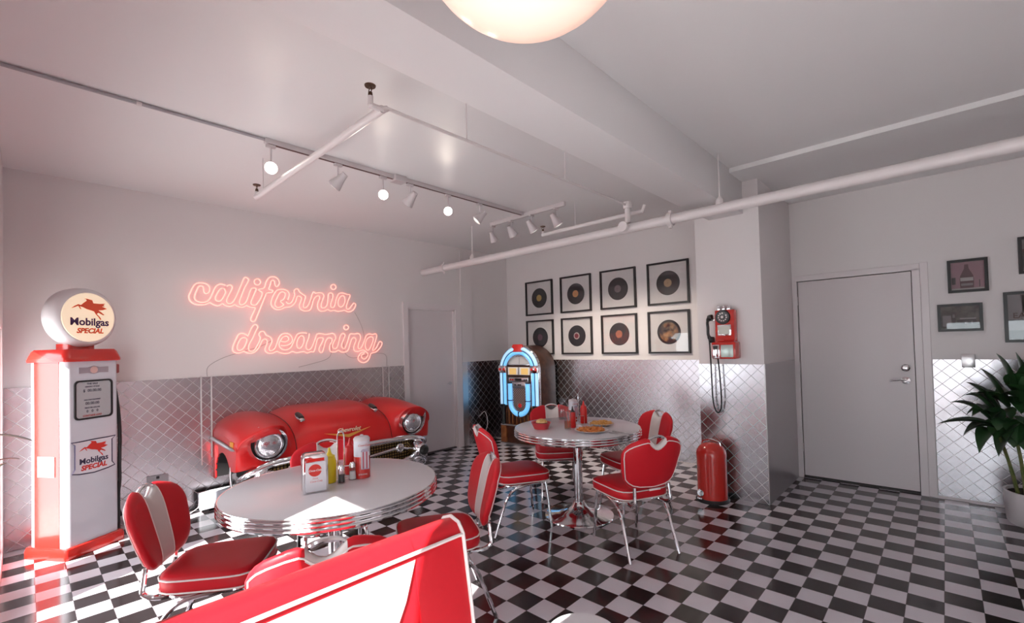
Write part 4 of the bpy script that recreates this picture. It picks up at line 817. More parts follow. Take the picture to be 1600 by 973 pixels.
lk(VIN, wv.outputs[1], bpv.inputs['Height']); lk(VIN, bpv.outputs[0], VIN.node_tree.nodes['Principled BSDF'].inputs['Normal'])
labs = [(-16.38, 14.25, (0.55, 0.36, 0.10), 'gold', 'upper left'), (-11.9, 14.25, (0.72, 0.33, 0.12), 'orange', 'second in the top row'), (-7.4, 14.25, (0.22, 0.17, 0.19), 'grey', 'third in the top row'), (-2.83, 14.25, (0.48, 0.33, 0.20), 'tan', 'top right, largest seeming'),
        (-16.38, 10.3, (0.16, 0.06, 0.10), 'dark plum', 'bottom left, partly behind the jukebox'), (-11.9, 10.3, (0.62, 0.50, 0.48), 'white', 'second in the bottom row'), (-7.4, 10.3, (0.42, 0.13, 0.07), 'reddish', 'third in the bottom row'), (-2.88, 10.3, None, '', 'bottom right')]
for cx_, cz_, col_, nm, pos in labs:
    lb = ('black framed record with %s centre label, %s' % (nm, pos)) if col_ else 'black framed picture disc with an orange figure print, bottom right of the records'
    t, W2, H2 = frame('framed_record', lb, 'framed record', 'framed records on the back wall', cx_ - 1.75, cx_ + 1.75, cz_ - 1.72, cz_ + 1.72, YR)
    rc = MB().lathe([(0, -0.004), (0.146, -0.004), (0.150, -0.001), (0.150, 0), (0, 0)], 48, (0, -0.0075, 0), 'Y').build('record', VIN, t)
    if col_:
        MB().lathe([(0, -0.0015), (0.05, -0.0015), (0.05, 0), (0, 0)], 32, (0, -0.012, 0), 'Y').build('record_label', mat('label_' + nm.replace(' ', '_'), col_, 0.5), rc)
        if nm == 'white':
            MB().lathe([(0.018, -0.001), (0.034, -0.001), (0.034, 0), (0.018, 0)], 32, (0, -0.0145, 0), 'Y').build('label_ring', mat('label_maroon', (0.25, 0.03, 0.05), 0.5), rc)
    else:
        pm = vary(mat('picture_print', (0.1, 0.05, 0.03), 0.4), (0.03, 0.015, 0.02), (0.55, 0.26, 0.10), 9, 3, 0.45, 0.68)
        MB().lathe([(0, -0.0015), (0.12, -0.0015), (0.12, 0), (0, 0)], 32, (0, -0.012, 0), 'Y').build('picture_print', pm, rc)
    MB().lathe([(0, -0.001), (0.004, -0.001), (0.004, 0), (0, 0)], 10, (0, -0.0155, 0), 'Y').build('spindle_hole', BLACKM, rc)
# pictures on the right wall
PD_ = mat('photo_dark', (0.06, 0.055, 0.06), 0.5); PG_ = mat('photo_grey', (0.25, 0.23, 0.24), 0.5); PL_ = mat('photo_light', (0.45, 0.42, 0.43), 0.5); PINK_ = mat('photo_pink', (0.34, 0.19, 0.23), 0.5)
def pq(t, x0, x1, z0, z1, m, nm='photo_patch', y=-0.008):
    return MB().box(x0, x1, y - 0.001, y, z0, z1).build(nm, m, t, smooth=False)
def rename_board(t, nm): 
    for c in kids(t):
        if c.name.startswith('mat_board'): c.name = nm; return c
t, W2, H2 = frame('framed_picture', 'black framed picture of a dark bottle on pink, above the small diner photo', 'picture', 'framed pictures right of the door', 13.55, 15.2, 11.88, 13.75, YD)
b_ = rename_board(t, 'photo_print'); b_.data.materials[0] = PINK_
bot = [(-0.042, -0.105), (-0.044, -0.03), (-0.040, 0.0), (-0.028, 0.03), (-0.014, 0.062), (-0.012, 0.098), (0.012, 0.098), (0.014, 0.062), (0.028, 0.03), (0.040, 0.0), (0.044, -0.03), (0.042, -0.105)]
MB().prism([(p[0] - 0.005, p[1]) for p in bot], -0.008, -0.010, 'XZ').build('bottle_print', mat('photo_bottle', (0.10, 0.04, 0.05), 0.5), b_, smooth=False)
pq(b_, -0.045, 0.035, -0.045, -0.015, PL_, 'label_print', -0.0105); pq(b_, -0.042, 0.032, -0.085, -0.065, PG_, 'label_print', -0.0105)
pq(b_, -0.10, -0.075, -0.07, -0.01, PD_); pq(b_, 0.07, 0.075, -0.10, -0.04, PD_); pq(b_, -0.10, 0.10, -0.118, -0.107, PL_)
t, W2, H2 = frame('framed_picture', 'small black framed dark photo of a diner street, lowest left by the plant', 'picture', 'framed pictures right of the door', 13.05, 14.92, 9.68, 11.25, YD)
b_ = rename_board(t, 'photo_print'); b_.data.materials[0] = vary(mat('diner_photo', (0.1, 0.1, 0.1), 0.5), (0.05, 0.045, 0.045), (0.17, 0.16, 0.15), 14)
pq(b_, -0.11, -0.055, -0.075, 0.02, PG_); pq(b_, -0.05, -0.025, -0.06, 0.05, PD_); pq(b_, 0.0, 0.10, -0.015, -0.005, PL_); pq(b_, -0.02, 0.10, -0.06, -0.02, PD_); pq(b_, -0.045, -0.03, 0.0, 0.03, PL_); pq(b_, 0.03, 0.05, -0.055, -0.04, PL_); pq(b_, 0.07, 0.08, -0.06, -0.035, PL_)
t, W2, H2 = frame('framed_picture', 'black framed picture cut off by the right edge, highest on the wall', 'picture', 'framed pictures right of the door', 16.35, 18.3, 12.65, 14.62, YD)
b_ = rename_board(t, 'photo_print'); b_.data.materials[0] = PG_
pq(b_, -0.14, -0.02, -0.12, 0.03, PD_); pq(b_, -0.13, 0.05, 0.03, 0.05, mat('photo_brown', (0.12, 0.05, 0.05), 0.5))
t, W2, H2 = frame('framed_picture', 'black framed photo with an EAT sign, cut off by the right edge above the plant', 'picture', 'framed pictures right of the door', 15.72, 18.0, 9.0, 11.72, YD)
b_ = rename_board(t, 'photo_print'); b_.data.materials[0] = PG_
pq(b_, -0.15, -0.05, 0.03, 0.18, PG_); pq(b_, -0.07, 0.15, -0.02, 0.19, PL_); pq(b_, -0.15, 0.15, -0.03, -0.022, PD_, 'photo_patch', -0.0095); pq(b_, -0.15, 0.0, -0.18, -0.11, PD_, 'photo_patch', -0.0095); pq(b_, -0.02, 0.15, -0.18, -0.08, PL_)
text('lettering', 'EAT', 0.062, mat('eat_letters', (0.10, 0.05, 0.05), 0.6), b_, onF(-0.07, -0.010, 0.01), 0.0004, 0, 0.0008)

# ------------------------------------------------------------------ red payphone
ph = thing('payphone', 'red rotary payphone with black handset mounted on the column', 'telephone', T(3.72, 15.84, 8.45))
# width .19, total height .46; z measured from bottom
hb = MB().prism([(0, 0), (-0.13, 0), (-0.135, 0.145), (-0.09, 0.165), (-0.085, 0.44), (0, 0.44)], -0.085, 0.085, 'YZ')
hb.v = [(x, y, z) for x, y, z in hb.v]
hbo = hb.build('body', RED_P, ph, bevel=0.006)
MB().box(-0.105, 0.105, -0.145, 0.0, -0.005, 0.148).build('coin_box', RED_P, ph, bevel=0.012)
MB().lathe([(0, -0.012), (0.060, -0.012), (0.066, -0.004), (0.066, 0), (0, 0)], 32, (-0.012, -0.088, 0.375), 'Y').build('dial_plate', BLACK, ph)
dial = MB().lathe([(0, -0.022), (0.018, -0.022), (0.02, -0.012), (0.048, -0.014), (0.052, -0.010), (0, -0.008)], 32, (-0.012, -0.088, 0.375), 'Y').build('rotary_dial', mat('dial_dark', (0.08, 0.07, 0.07), 0.3), ph)
for k in range(10):
    a = pi / 2 + 2 * pi * k / 11; MB().lathe([(0, -0.003), (0.0065, -0.003), (0.0065, 0), (0, 0)], 10, (-0.012 + 0.035 * cos(a), -0.1015, 0.375 + 0.035 * sin(a)), 'Y').build('finger_hole', PIPING, dial)
MB().lathe([(0, -0.002), (0.012, -0.002), (0.012, 0), (0, 0)], 16, (-0.012, -0.1105, 0.375), 'Y').build('dial_centre', PIPING, dial)
cpn = MB().box(-0.062, 0.058, -0.098, -0.086, 0.205, 0.305).build('instruction_frame', CHROME, ph, bevel=0.003)
MB().box(-0.050, 0.046, -0.101, -0.097, 0.217, 0.293).build('instruction_card', mat('card', (0.62, 0.62, 0.56), 0.5), cpn, smooth=False)
pcn = MB().box(-0.02, 0.085, -0.150, -0.143, 0.010, 0.122).build('coin_return_plate', mat('card_green', (0.52, 0.60, 0.56), 0.25, 0.3), ph, bevel=0.003)
MB().box(-0.095, -0.03, -0.152, -0.143, 0.0, 0.125).build('coin_slot_plate', CHROME, ph, bevel=0.004)
MB().box(-0.085, -0.045, -0.156, -0.150, 0.085, 0.115).build('coin_return', BLACK, ph, bevel=0.003)
MB().box(-0.06, -0.0, -0.118, -0.10, 0.158, 0.172).build('lock_bar', RED_P, ph, bevel=0.004)
for k in range(3):
    MB().prism([(-0.062 + k * 0.042, 0.438), (-0.036 + k * 0.042, 0.438), (-0.040 + k * 0.042, 0.478), (-0.058 + k * 0.042, 0.478)], -0.085, -0.03, 'XZ').build('coin_chute', CHROME, ph, bevel=0.003)
hs = MB()
hs.tube(spl([(-0.135, -0.075, 0.175), (-0.145, -0.098, 0.22), (-0.145, -0.10, 0.28), (-0.150, -0.095, 0.33), (-0.145, -0.075, 0.37)], 4), [0.018] * 3 + [0.013] * 11 + [0.018] * 3, 10)
hs.lathe([(0, -0.02), (0.024, -0.02), (0.030, 0.0), (0.028, 0.02), (0, 0.024)], 20, (-0.125, -0.075, 0.17), 'X'); hs.lathe([(0, -0.02), (0.024, -0.02), (0.031, 0.0), (0.030, 0.02), (0, 0.024)], 20, (-0.132, -0.075, 0.375), 'X')
hs.build('handset', BLACK, ph)
MB().box(-0.125, -0.08, -0.07, -0.04, 0.345, 0.365).build('cradle', CHROME, ph, bevel=0.004)
def coil(path, R, r, turns_per_m=170):
    P = spl(path, 12); out = []; L = 0; q = None
    for i, p in enumerate(P):
        if q is not None: L += (p - q).length
        q = p
    acc = 0; n = int(L * turns_per_m * 6); segs = []
    d = [0]
    for i in range(1, len(P)): d.append(d[-1] + (P[i] - P[i - 1]).length)
    j = 0
    for k in range(n + 1):
        s_ = L * k / n
        while j < len(P) - 2 and d[j + 1] < s_: j += 1
        t_ = (s_ - d[j]) / max(1e-9, d[j + 1] - d[j]); p = P[j].lerp(P[j + 1], t_); tg = (P[j + 1] - P[j]).normalized()
        a_ = tg.cross(Vector((0, 1, 0))).normalized(); b_2 = tg.cross(a_); an = 2 * pi * k / 6
        out.append(p + (a_ * cos(an) + b_2 * sin(an)) * R)
    return MB().tube(out, r, 4)
coil([(-0.145, -0.075, 0.15), (-0.143, -0.07, 0.05), (-0.142, -0.06, -0.15), (-0.14, -0.055, -0.36), (-0.128, -0.05, -0.46), (-0.10, -0.05, -0.505), (-0.072, -0.05, -0.47), (-0.062, -0.055, -0.36), (-0.068, -0.06, -0.15), (-0.075, -0.07, -0.005)], 0.0055, 0.0028).build('coiled_cord', BLACK, ph)

# ------------------------------------------------------------------ red pedal bin
bi = thing('pedal_bin', 'red retro pedal bin on the floor by the steel column', 'bin', T(2.86, 15.28 - 0.52, 0))
R0 = 0.128
MB().lathe([(0, 0), (R0 + 0.016, 0), (R0 + 0.018, 0.012), (R0 + 0.008, 0.03), (0, 0.03)], 36).build('base_ring', BLACK, bi)
MB().lathe([(0, 0.028), (R0, 0.028), (R0, 0.40), (0, 0.40)], 40).build('body', RED_P, bi)
MB().lathe([(0, 0.40), (R0 + 0.002, 0.40), (R0 + 0.002, 0.425), (R0 - 0.004, 0.455), (R0 - 0.025, 0.49), (R0 - 0.055, 0.513), (R0 - 0.09, 0.523), (0, 0.527)], 40).build('lid', RED_P, bi)
MB().tube(spl([(-0.085, 0, 0.50), (-0.07, 0, 0.535), (0, 0, 0.552), (0.07, 0, 0.535), (0.085, 0, 0.50)], 4), 0.007, 8).build('handle', CHROME, bi)
pdl = MB().lathe([(0, -0.022), (0.028, -0.022), (0.033, 0), (0, 0)], 20, (-0.06, -R0 + 0.02, 0.085), 'Y').build('pedal_hub', CHROME, bi)
MB().box(-0.083, -0.037, -R0 - 0.03, -R0 + 0.02, 0.035, 0.048).build('pedal', CHROME, pdl, bevel=0.005)

# ------------------------------------------------------------------ plants
def leaf(base, tip, wd, droop=0.06, up=None, n=9):
    b, t_ = Vector(base), Vector(tip); d = t_ - b; L = d.length; side = d.cross(Vector((0, 0, 1)))
    if side.length < 1e-4: side = Vector((1, 0, 0))
    side.normalize(); nrm = side.cross(d).normalized(); rows = []
    for i in range(n + 1):
        s_ = i / n; p = b + d * s_ + Vector((0, 0, 1)) * droop * 4 * s_ * (1 - s_)
        w_ = wd * (sin(pi * min(1, s_ * 1.02) ** 0.8) ** 0.8 * 0.5 + 0.02 * (1 - s_)); 
        rows.append([p - side * w_ + nrm * w_ * 0.35, p - side * w_ * .5 + nrm * w_ * .1, p, p + side * w_ * .5 + nrm * w_ * .1, p + side * w_ + nrm * w_ * 0.35])
    m_ = MB(); m_.grid([[tuple(v) for v in r] for r in rows]); n_ = len(m_.v)
    off = nrm * -0.0012; m_.add([tuple(Vector(v) + off) for v in m_.v[:n_]], [tuple(reversed([i for i in f])) for f in m_.f])
    return m_
pl_ = thing('potted_plant', 'tall green plant with broad leaves in a white pot at the right edge', 'plant', T(16.55, 20.75, 0))
MB().lathe([(0, 0), (0.175, 0), (0.19, 0.02), (0.205, 0.235), (0.205, 0.25), (0.190, 0.25), (0.187, 0.22), (0, 0.22)], 40).build('pot', POTM, pl_)
MB().lathe([(0, 0.20), (0.188, 0.21), (0.186, 0.228), (0, 0.236)], 28).build('soil', SOIL, pl_)
def PX(x, y, z): return ((x - 16.55) * S, (y - 20.75) * S, z * S)
canes = [((15.75, 20.6), (15.1, 20.5), 4.6), ((16.1, 20.7), (16.2, 20.7), 5.4), ((16.6, 20.4), (16.7, 20.3), 5.8), ((17.2, 20.9), (17.6, 20.9), 4.8), ((16.0, 20.3), (15.6, 20.3), 5.4)]
tops = []
for (b, tp_, h_) in canes:
    pts = spl([PX(b[0], b[1], 1.4), PX((b[0] + tp_[0]) / 2 + 0.05, (b[1] + tp_[1]) / 2, 1.4 + (h_ - 1.4) * 0.5), PX(tp_[0], tp_[1], h_)], 6)
    MB().tube(pts, [0.013 + 0.0012 * (i % 4 == 0) - 0.0004 * i for i in range(len(pts))], 8).build('cane', STEM, pl_); tops.append((tp_, h_))
# leaves: (base, tip, width)
LV = [((15.1, 20.5, 4.8), (12.85, 20.5, 4.68), .125), ((15.0, 20.5, 4.9), (13.4, 20.4, 5.9), .10), ((15.1, 20.4, 5.2), (13.9, 20.5, 6.25), .11), ((15.3, 20.5, 5.4), (14.05, 20.6, 7.0), .12),
      ((15.1, 20.5, 4.6), (13.85, 20.3, 4.2), .11), ((15.2, 20.4, 4.5), (14.4, 20.0, 3.4), .12), ((15.6, 20.4, 5.5), (14.6, 20.5, 7.75), .12), ((15.6, 20.4, 5.6), (14.35, 20.3, 6.4), .14),
      ((15.8, 20.3, 5.6), (15.2, 20.3, 8.5), .12), ((16.2, 20.6, 5.6), (15.9, 20.6, 8.55), .13), ((16.3, 20.6, 5.7), (16.6, 20.4, 8.4), .14), ((15.6, 20.2, 5.2), (14.9, 19.9, 5.2), .15),
      ((15.7, 20.2, 5.0), (15.0, 19.7, 4.2), .15), ((16.0, 20.2, 5.2), (15.6, 19.6, 3.9), .16), ((16.2, 20.2, 5.0), (16.1, 19.5, 3.6), .15), ((15.8, 20.4, 4.8), (15.1, 20.2, 3.3), .14),
      ((16.6, 20.2, 5.8), (16.9, 19.8, 7.9), .15), ((16.7, 20.2, 5.8), (17.9, 20.0, 7.4), .15), ((16.7, 20.2, 5.6), (17.8, 19.7, 5.6), .15), ((17.6, 20.9, 4.9), (19.2, 20.6, 5.6), .14),
      ((17.6, 20.9, 4.8), (18.9, 20.4, 4.3), .13), ((16.2, 20.1, 5.9), (15.4, 19.6, 7.0), .15), ((16.0, 20.2, 6.0), (15.0, 19.9, 6.3), .16), ((15.3, 20.4, 5.0), (14.2, 19.9, 5.3), .14),
      ((16.4, 20.1, 5.3), (16.6, 19.3, 4.6), .16), ((16.3, 20.2, 6.2), (16.2, 19.4, 7.5), .16), ((15.1, 20.5, 5.0), (14.0, 20.8, 5.2), .12), ((16.6, 20.2, 6.0), (15.9, 19.6, 5.6), .17)]
for k, (b, t_, wd) in enumerate(LV):
    leaf(PX(*b), PX(*t_), wd * 1.7 if k != 0 else wd * 1.2, 0.03 + 0.02 * (k % 3)).build('leaf', LEAF, pl_)
lp = thing('potted_plant', 'spiky plant whose thin leaf tips enter at the left edge of the photo', 'plant', T(3.2, -13.62, 0))
MB().lathe([(0, 0), (0.045, 0), (0.052, 0.02), (0.055, 0.14), (0.048, 0.14), (0.046, 0.12), (0, 0.12)], 24).build('pot', POTM, lp)
MB().tube([(0, 0, 0.11), (0.0, 0, 0.6), (0, 0, 1.29)], 0.012, 8).build('cane', STEM, lp)
def P2(x, y, z): return ((x - 3.2) * S, (y + 13.62) * S, z * S)
for b, t_, wd in (((3.2, -13.63, 8.45), (1.2, -13.16, 8.02), .011), ((3.2, -13.63, 8.05), (1.2, -13.34, 7.74), .010), ((3.2, -13.63, 7.9), (1.6, -13.47, 7.77), .008), ((3.2, -13.63, 7.6), (5.2, -13.78, 8.6), .02), ((3.2, -13.63, 7.5), (4.2, -13.8, 8.9), .02), ((3.2, -13.63, 7.3), (4.9, -13.8, 7.4), .02)):
    leaf(P2(*b), P2(*t_), wd, 0.004).build('leaf', LEAF, lp)

# ------------------------------------------------------------------ ceiling: pipes, tracks, lamps
def pipe(name, label, cat, paths, extra=None):
    c = T(*paths[0][0][0]); t = thing(name, label, cat, c)
    for pts, r, pn in paths: MB().tube([T(*p) - c for p in pts], r, 14).build(pn, STEELP, t)
    return t, c
PZ, PY = 16.28, 11.1
t, c = pipe('sprinkler_main', 'thick white pipe running across the ceiling above the records', 'pipe', [([(-20.7, PY, PZ), (22.9, PY, PZ)], 0.042, 'pipe')])
for x_, kind in ((5.1, 0), (-14.0, 0), (19.5, 0)):
    zt = CZ + 0.15 if x_ < 2.8 or x_ > 4.8 else 17
    MB().tube([T(x_, PY, PZ + 0.3) - c, T(x_, PY, zt) - c], 0.006, 8).build('hanger_rod', STEELP, t)
    MB().lathe([(0, 0.2 * S), (0.035, 0.2 * S), (0.03, 0.45 * S), (0.012, 0.6 * S), (0, 0.65 * S)], 12, T(x_, PY, PZ) - c).build('pipe_clevis', STEELP, t)
for x_ in (2.45, -17.6):
    MB().lathe([(0.044, -0.02), (0.058, -0.02), (0.058, 0.02), (0.044, 0.02)], 20, T(x_, PY, PZ) - c, 'X').build('coupling', STEELP, t)
    MB().box(-0.012, 0.012, -0.012, 0.012, -0.075, 0.075).xf(Matrix.Translation(T(x_, PY, PZ) - c)).build('coupling_bolt', STEELP, t, bevel=0.003)
t, c = pipe('sprinkler_riser', 'short white vertical pipe joining the thick pipe to the ceiling', 'pipe', [([(-0.15, PY, PZ + 0.30), (-0.15, PY, 17.65)], 0.026, 'pipe'), ([(-0.15, PY - 0.3, 17.65), (-0.12, -4.95, 17.6)], 0.010, 'branch_pipe')])
MB().lathe([(0, -0.03), (0.036, -0.03), (0.040, 0), (0.036, 0.03), (0, 0.03)], 16, T(-0.15, PY, 17.65) - c).build('elbow', STEELP, t)
MB().lathe([(0, -0.03), (0.045, -0.03), (0.045, 0.01), (0.03, 0.03), (0, 0.03)], 16, T(-0.15, PY - 0.50, PZ) - c, 'Y').build('outlet_cap', STEELP, t)
for y_ in (-1.4, 5): MB().tube([T(-0.15, y_, 17.65) - c, T(-0.15, y_, CZ + 0.15) - c], 0.004, 6).build('hanger_rod', STEELP, t)
def sprinkler(t, c, x_, y_, z_, h=0.5, up=1):
    MB().tube([T(x_, y_, z_) - c, T(x_, y_, z_ + up * h) - c], 0.014, 10).build('drop_pipe', STEELP, t)
    m_ = MB(); p = T(x_, y_, z_ + up * h) - c
    m_.lathe([(0, 0), (0.012, 0), (0.010, up * 0.02), (0, up * 0.02)], 10, p)
    m_.tube(spl([p + Vector((-0.003, 0, up * .018)), p + Vector((-0.014, 0, up * 0.03)), p + Vector((0, 0, up * 0.05)), p + Vector((0.014, 0, up * 0.03)), p + Vector((0.003, 0, up * .018))], 3), 0.0025, 5)
    m_.lathe([(0, up * 0.048), (0.026, up * 0.048), (0.028, up * 0.054), (0, up * 0.054)], 14, p)
    m_.build('sprinkler_head', mat('bronze', (0.10, 0.05, 0.03), 0.4, 0.6) if 'bronze' not in bpy.data.materials else bpy.data.materials['bronze'], t)
sz = 17.45
t, c = pipe('sprinkler_branch', 'white diagonal sprinkler pipe crossing under the left track light', 'pipe', [([(-12.1, -5.2, sz), (0.0, -5.2, sz)], 0.021, 'pipe'), ([(-0.05, -5.2, sz), (-0.05, -5.0, sz + 0.1)], 0.016, 'elbow_pipe')])
sprinkler(t, c, -12.0, -5.2, sz, 0.25); sprinkler(t, c, -0.05, -5.6, sz, 0.30)
MB().tube([T(-11.1, -5.2, sz) - c, T(-11.1, -5.2, CZ + 0.15) - c], 0.004, 6).build('hanger_rod', STEELP, t)
MB().tube([T(-0.05, -5.2, sz) - c, T(-0.05, -5.6, sz) - c], 0.016, 8).build('elbow', STEELP, t)
sz = 17.3
t, c = pipe('sprinkler_branch', 'short white sprinkler pipe above the thick pipe near the second track light', 'pipe', [([(-7.25, 11.75, sz), (0.5, 11.75, sz)], 0.020, 'pipe')])
sprinkler(t, c, -7.2, 11.75, sz, 0.25); MB().tube([T(0.45, 11.75, sz) - c, T(0.6, 11.75, sz + 0.35) - c], 0.015, 8).build('elbow', STEELP, t)
MB().tube([T(-4.4, 11.75, sz) - c, T(-4.4, 11.75, CZ) - c], 0.004, 6).build('hanger_rod', STEELP, t)

TRK = mat('track_white', (0.62, 0.57, 0.58), 0.4)
tz = CZ + 0.15
t1 = thing('light_track', 'long white ceiling light track running toward the back wall', 'light track', T(-8.7, -5.9, tz))
MB().box(-0.018, 0.018, 0, 17.2 * S, -0.035, 0).build('rail', TRK, t1, bevel=0.002)
MB().box(-0.011, 0.011, 0.02, 17.2 * S - 0.02, -0.0365, -0.034).build('rail_slot', mat('slot_dark', (0.12, 0.06, 0.06), 0.6), t1, smooth=False)
MB().tube([(0, 0.01, -0.012), (0, -7.9 * S, -0.012)], 0.010, 8).build('conduit', mat('conduit_grey', (0.40, 0.38, 0.40), 0.4), t1)
MB().lathe([(0, -0.012), (0.014, -0.012), (0.014, 0.012), (0, 0.012)], 10, (0, -4.4 * S, -0.012), 'Y').build('conduit_coupling', STEELP, t1)
MB().box(-0.045, 0.045, 6.55 * S, 7.25 * S, -0.052, 0.0).build('junction_box', TRK, t1, bevel=0.004)
t2 = thing('light_track', 'short white ceiling light track with four small spotlights above the thick pipe', 'light track', T(-12.3, 11.6, tz - 0.05))
MB().box(0, 7.2 * S, -0.018, 0.018, -0.035, 0.0077).build('rail', TRK, t2, bevel=0.002)
BULB = mat('bulb', (1, 1, 1), 0.4, emit=(1.0, 0.93, 0.84), es=14.0); BULBOFF = mat('bulb_side', (0.7, 0.7, 0.7), 0.3, emit=(1.0, 0.93, 0.84), es=0.9)
def head(label, x_, y_, z_, aim, lit, k=1.0, en=9):
    t = thing('track_spotlight', label, 'spotlight', T(x_, y_, tz - 0.25), 0, 'track spotlights')
    q = T(x_, y_, z_) - t.location
    MB().box(-0.014, 0.014, -0.03, 0.03, -0.02, 0.0).build('adapter', TRK, t, bevel=0.003)
    a = Vector(aim).normalized(); bc = q - a * 0.05
    MB().tube([(0, 0, -0.015), tuple(Vector((0, 0, q.z + 0.035))), tuple(bc)], 0.006, 8).build('stem', TRK, t)
    Mx = Matrix.Translation(q) @ a.to_track_quat('Z', 'Y').to_matrix().to_4x4()
    s = MB().lathe([(0, -0.085 * k), (0.026 * k, -0.083 * k), (0.030 * k, -0.05 * k), (0.036 * k, -0.02 * k), (0.050 * k, 0.03 * k), (0.054 * k, 0.05 * k), (0.050 * k, 0.05 * k), (0.044 * k, 0.03 * k), (0, 0.03 * k)], 24); s.xf(Mx); sh_ = s.build('shade', TRK, t)
    b_ = MB().lathe([(0, 0.034 * k), (0.040 * k, 0.034 * k), (0.046 * k, 0.046 * k), (0.030 * k, 0.056 * k), (0, 0.060 * k)], 24); b_.xf(Mx); b_.build('bulb', BULB if lit else BULBOFF, t)
    L = bpy.data.lights.new('spot_lamp', 'SPOT'); lo = bpy.data.objects.new('spot_lamp', L); COL.objects.link(lo); lo.parent = t
    L.energy = en; L.spot_size = radians(80); L.spot_blend = 0.6; L.shadow_soft_size = 0.04; L.color = (1.0, 0.88, 0.74)
    lo.location = q + a * 0.075; lo.rotation_euler = a.to_track_quat('-Z', 'Y').to_euler()
    return t
cdir = lambda x_, y_, z_: (13.3 - x_, -13.3 - y_, 9.5 - z_)
head('glowing track spotlight nearest the camera, left end of the long track', -8.7, -5.65, 17.85, cdir(-8.7, -5.65, 17.85), True, 0.8)
head('unlit-looking white track spotlight second on the long track, aimed at the left wall', -8.7, -2.5, 18.0, (-0.8, -0.5, -0.85), False, 0.95)
head('glowing track spotlight in the middle, beside the junction box', -8.7, 0.03, 17.9, cdir(-8.7, 0, 17.9), True, 0.78)
head('white track spotlight right of the junction box, turned to the neon wall', -8.7, 1.75, 18.0, (-0.9, -0.2, -0.8), False, 0.95)
head('glowing track spotlight fifth on the long track', -8.7, 4.47, 17.88, cdir(-8.7, 4.47, 17.88), True, 0.78)
head('last white spotlight at the far end of the long track', -8.7, 7.1, 17.98, (-0.6, -0.7, -0.9), False, 0.95)
head('leftmost small spotlight of the short track, pointing down', -12.1, 11.6, 17.95, (0.0, 0.55, -0.9), False, 0.9, 55)
head('second small spotlight from the left on the short track', -10.1, 11.6, 18.0, (0.1, 0.6, -0.9), False, 0.95, 55)
head('third small spotlight from the left on the short track', -8.1, 11.6, 18.0, (0.25, 0.6, -0.9), False, 1.0, 55)
head('rightmost small spotlight of the short track, showing a sliver of its bulb', -5.9, 11.6, 18.0, (0.3, 0.55, -0.9), False, 1.0, 55)

# globe pendant
lm = thing('pendant_lamp', 'big warm milk-glass globe lamp hanging at the top of the view', 'lamp', T(10.38, -9.82, 13.9))
GLB = mat('milk_glass', (0.9, 0.82, 0.72), 0.25, spec=0.5)
nt = GLB.node_tree; ly = nd(GLB, 'ShaderNodeLayerWeight'); ly.inputs[0].default_value = 0.45
rp = nd(GLB, 'ShaderNodeValToRGB'); rp.color_ramp.elements[0].color = (1.0, 0.82, 0.62, 1); rp.color_ramp.elements[1].color = (0.95, 0.55, 0.38, 1); rp.color_ramp.elements[0].position = 0.10; rp.color_ramp.elements[1].position = 0.75
lk(GLB, ly.outputs['Facing'], rp.inputs[0]); pb_ = nt.nodes['Principled BSDF']; lk(GLB, rp.outputs[0], pb_.inputs['Emission Color']); pb_.inputs['Emission Strength'].default_value = 0.55
RG = 1.18 * S
MB().lathe([(RG * sin(pi * i / 24), -RG * 0.92 * cos(pi * i / 24)) for i in range(0, 23)], 48).build('glass_globe', GLB, lm, ang=80)
MB().lathe([(0, RG * 0.86), (0.06, RG * 0.86), (0.055, RG + 0.02), (0.02, RG + 0.05), (0, RG + 0.05)], 24).build('fitter', CHROME, lm)
MB().tube([(0, 0, RG + 0.03), (0, 0, (tz - 13.9) * S)], 0.007, 8).build('stem', CHROME, lm)
MB().lathe([(0, (tz - 13.9) * S - 0.03), (0.06, (tz - 13.9) * S - 0.02), (0.065, (tz - 13.9) * S), (0, (tz - 13.9) * S)], 24).build('canopy', CHROME, lm)
# ------------------------------------------------------------------ things on the front table
TZ = 0.7505
def on(x, y): return Vector((x * S, y * S, TZ))
VA = atan2(-13.3 + 6.8, 13.3 + 1.9)       # heading from the table toward the camera
nd_ = thing('napkin_dispenser', 'chrome napkin dispenser with a red round logo at the front of the condiments', 'napkin dispenser', on(-2.05, -6.75), VA + pi / 2 + 0.12)
o_ = [(x, z) for x, z in ((-0.058, 0), (0.058, 0), (0.058, 0.165), (0.052, 0.180), (0.040, 0.187), (-0.040, 0.187), (-0.052, 0.180), (-0.058, 0.165))]
MB().prism(o_, -0.045, 0.055, 'XZ').build('case', CHROME, nd_, bevel=0.004)
fp = MB().box(-0.047, 0.047, -0.049, -0.044, 0.008, 0.152).build('face_plate', mat('plate_white', (0.72, 0.72, 0.76), 0.25), nd_, bevel=0.003)
MB().lathe([(0, -0.002), (0.030, -0.002), (0.030, 0), (0, 0)], 28, (-0.004, -0.049, 0.112), 'Y').build('logo_disc', REDINK, fp)
text('lettering', 'Coca-Cola', 0.014, PAPER, fp, onF(-0.004, -0.0515, 0.112), 0.0003, 0.3, 0.0003)
text('lettering', 'Drink', 0.011, REDINK, fp, onF(-0.004, -0.0495, 0.072), 0.0003, 0.3, 0.0)
text('lettering', 'Coca-Cola', 0.013, REDINK, fp, onF(0.0, -0.0495, 0.058), 0.0003, 0.3, 0.0)
MB().box(-0.040, 0.040, -0.0475, -0.044, 0.154, 0.170).build('napkin_slot', RED_P, nd_, smooth=False)
cad = thing('condiment_caddy', 'chrome wire caddy with a tall loop handle on the front table', 'caddy', on(-2.75, -5.50), VA + pi / 2)
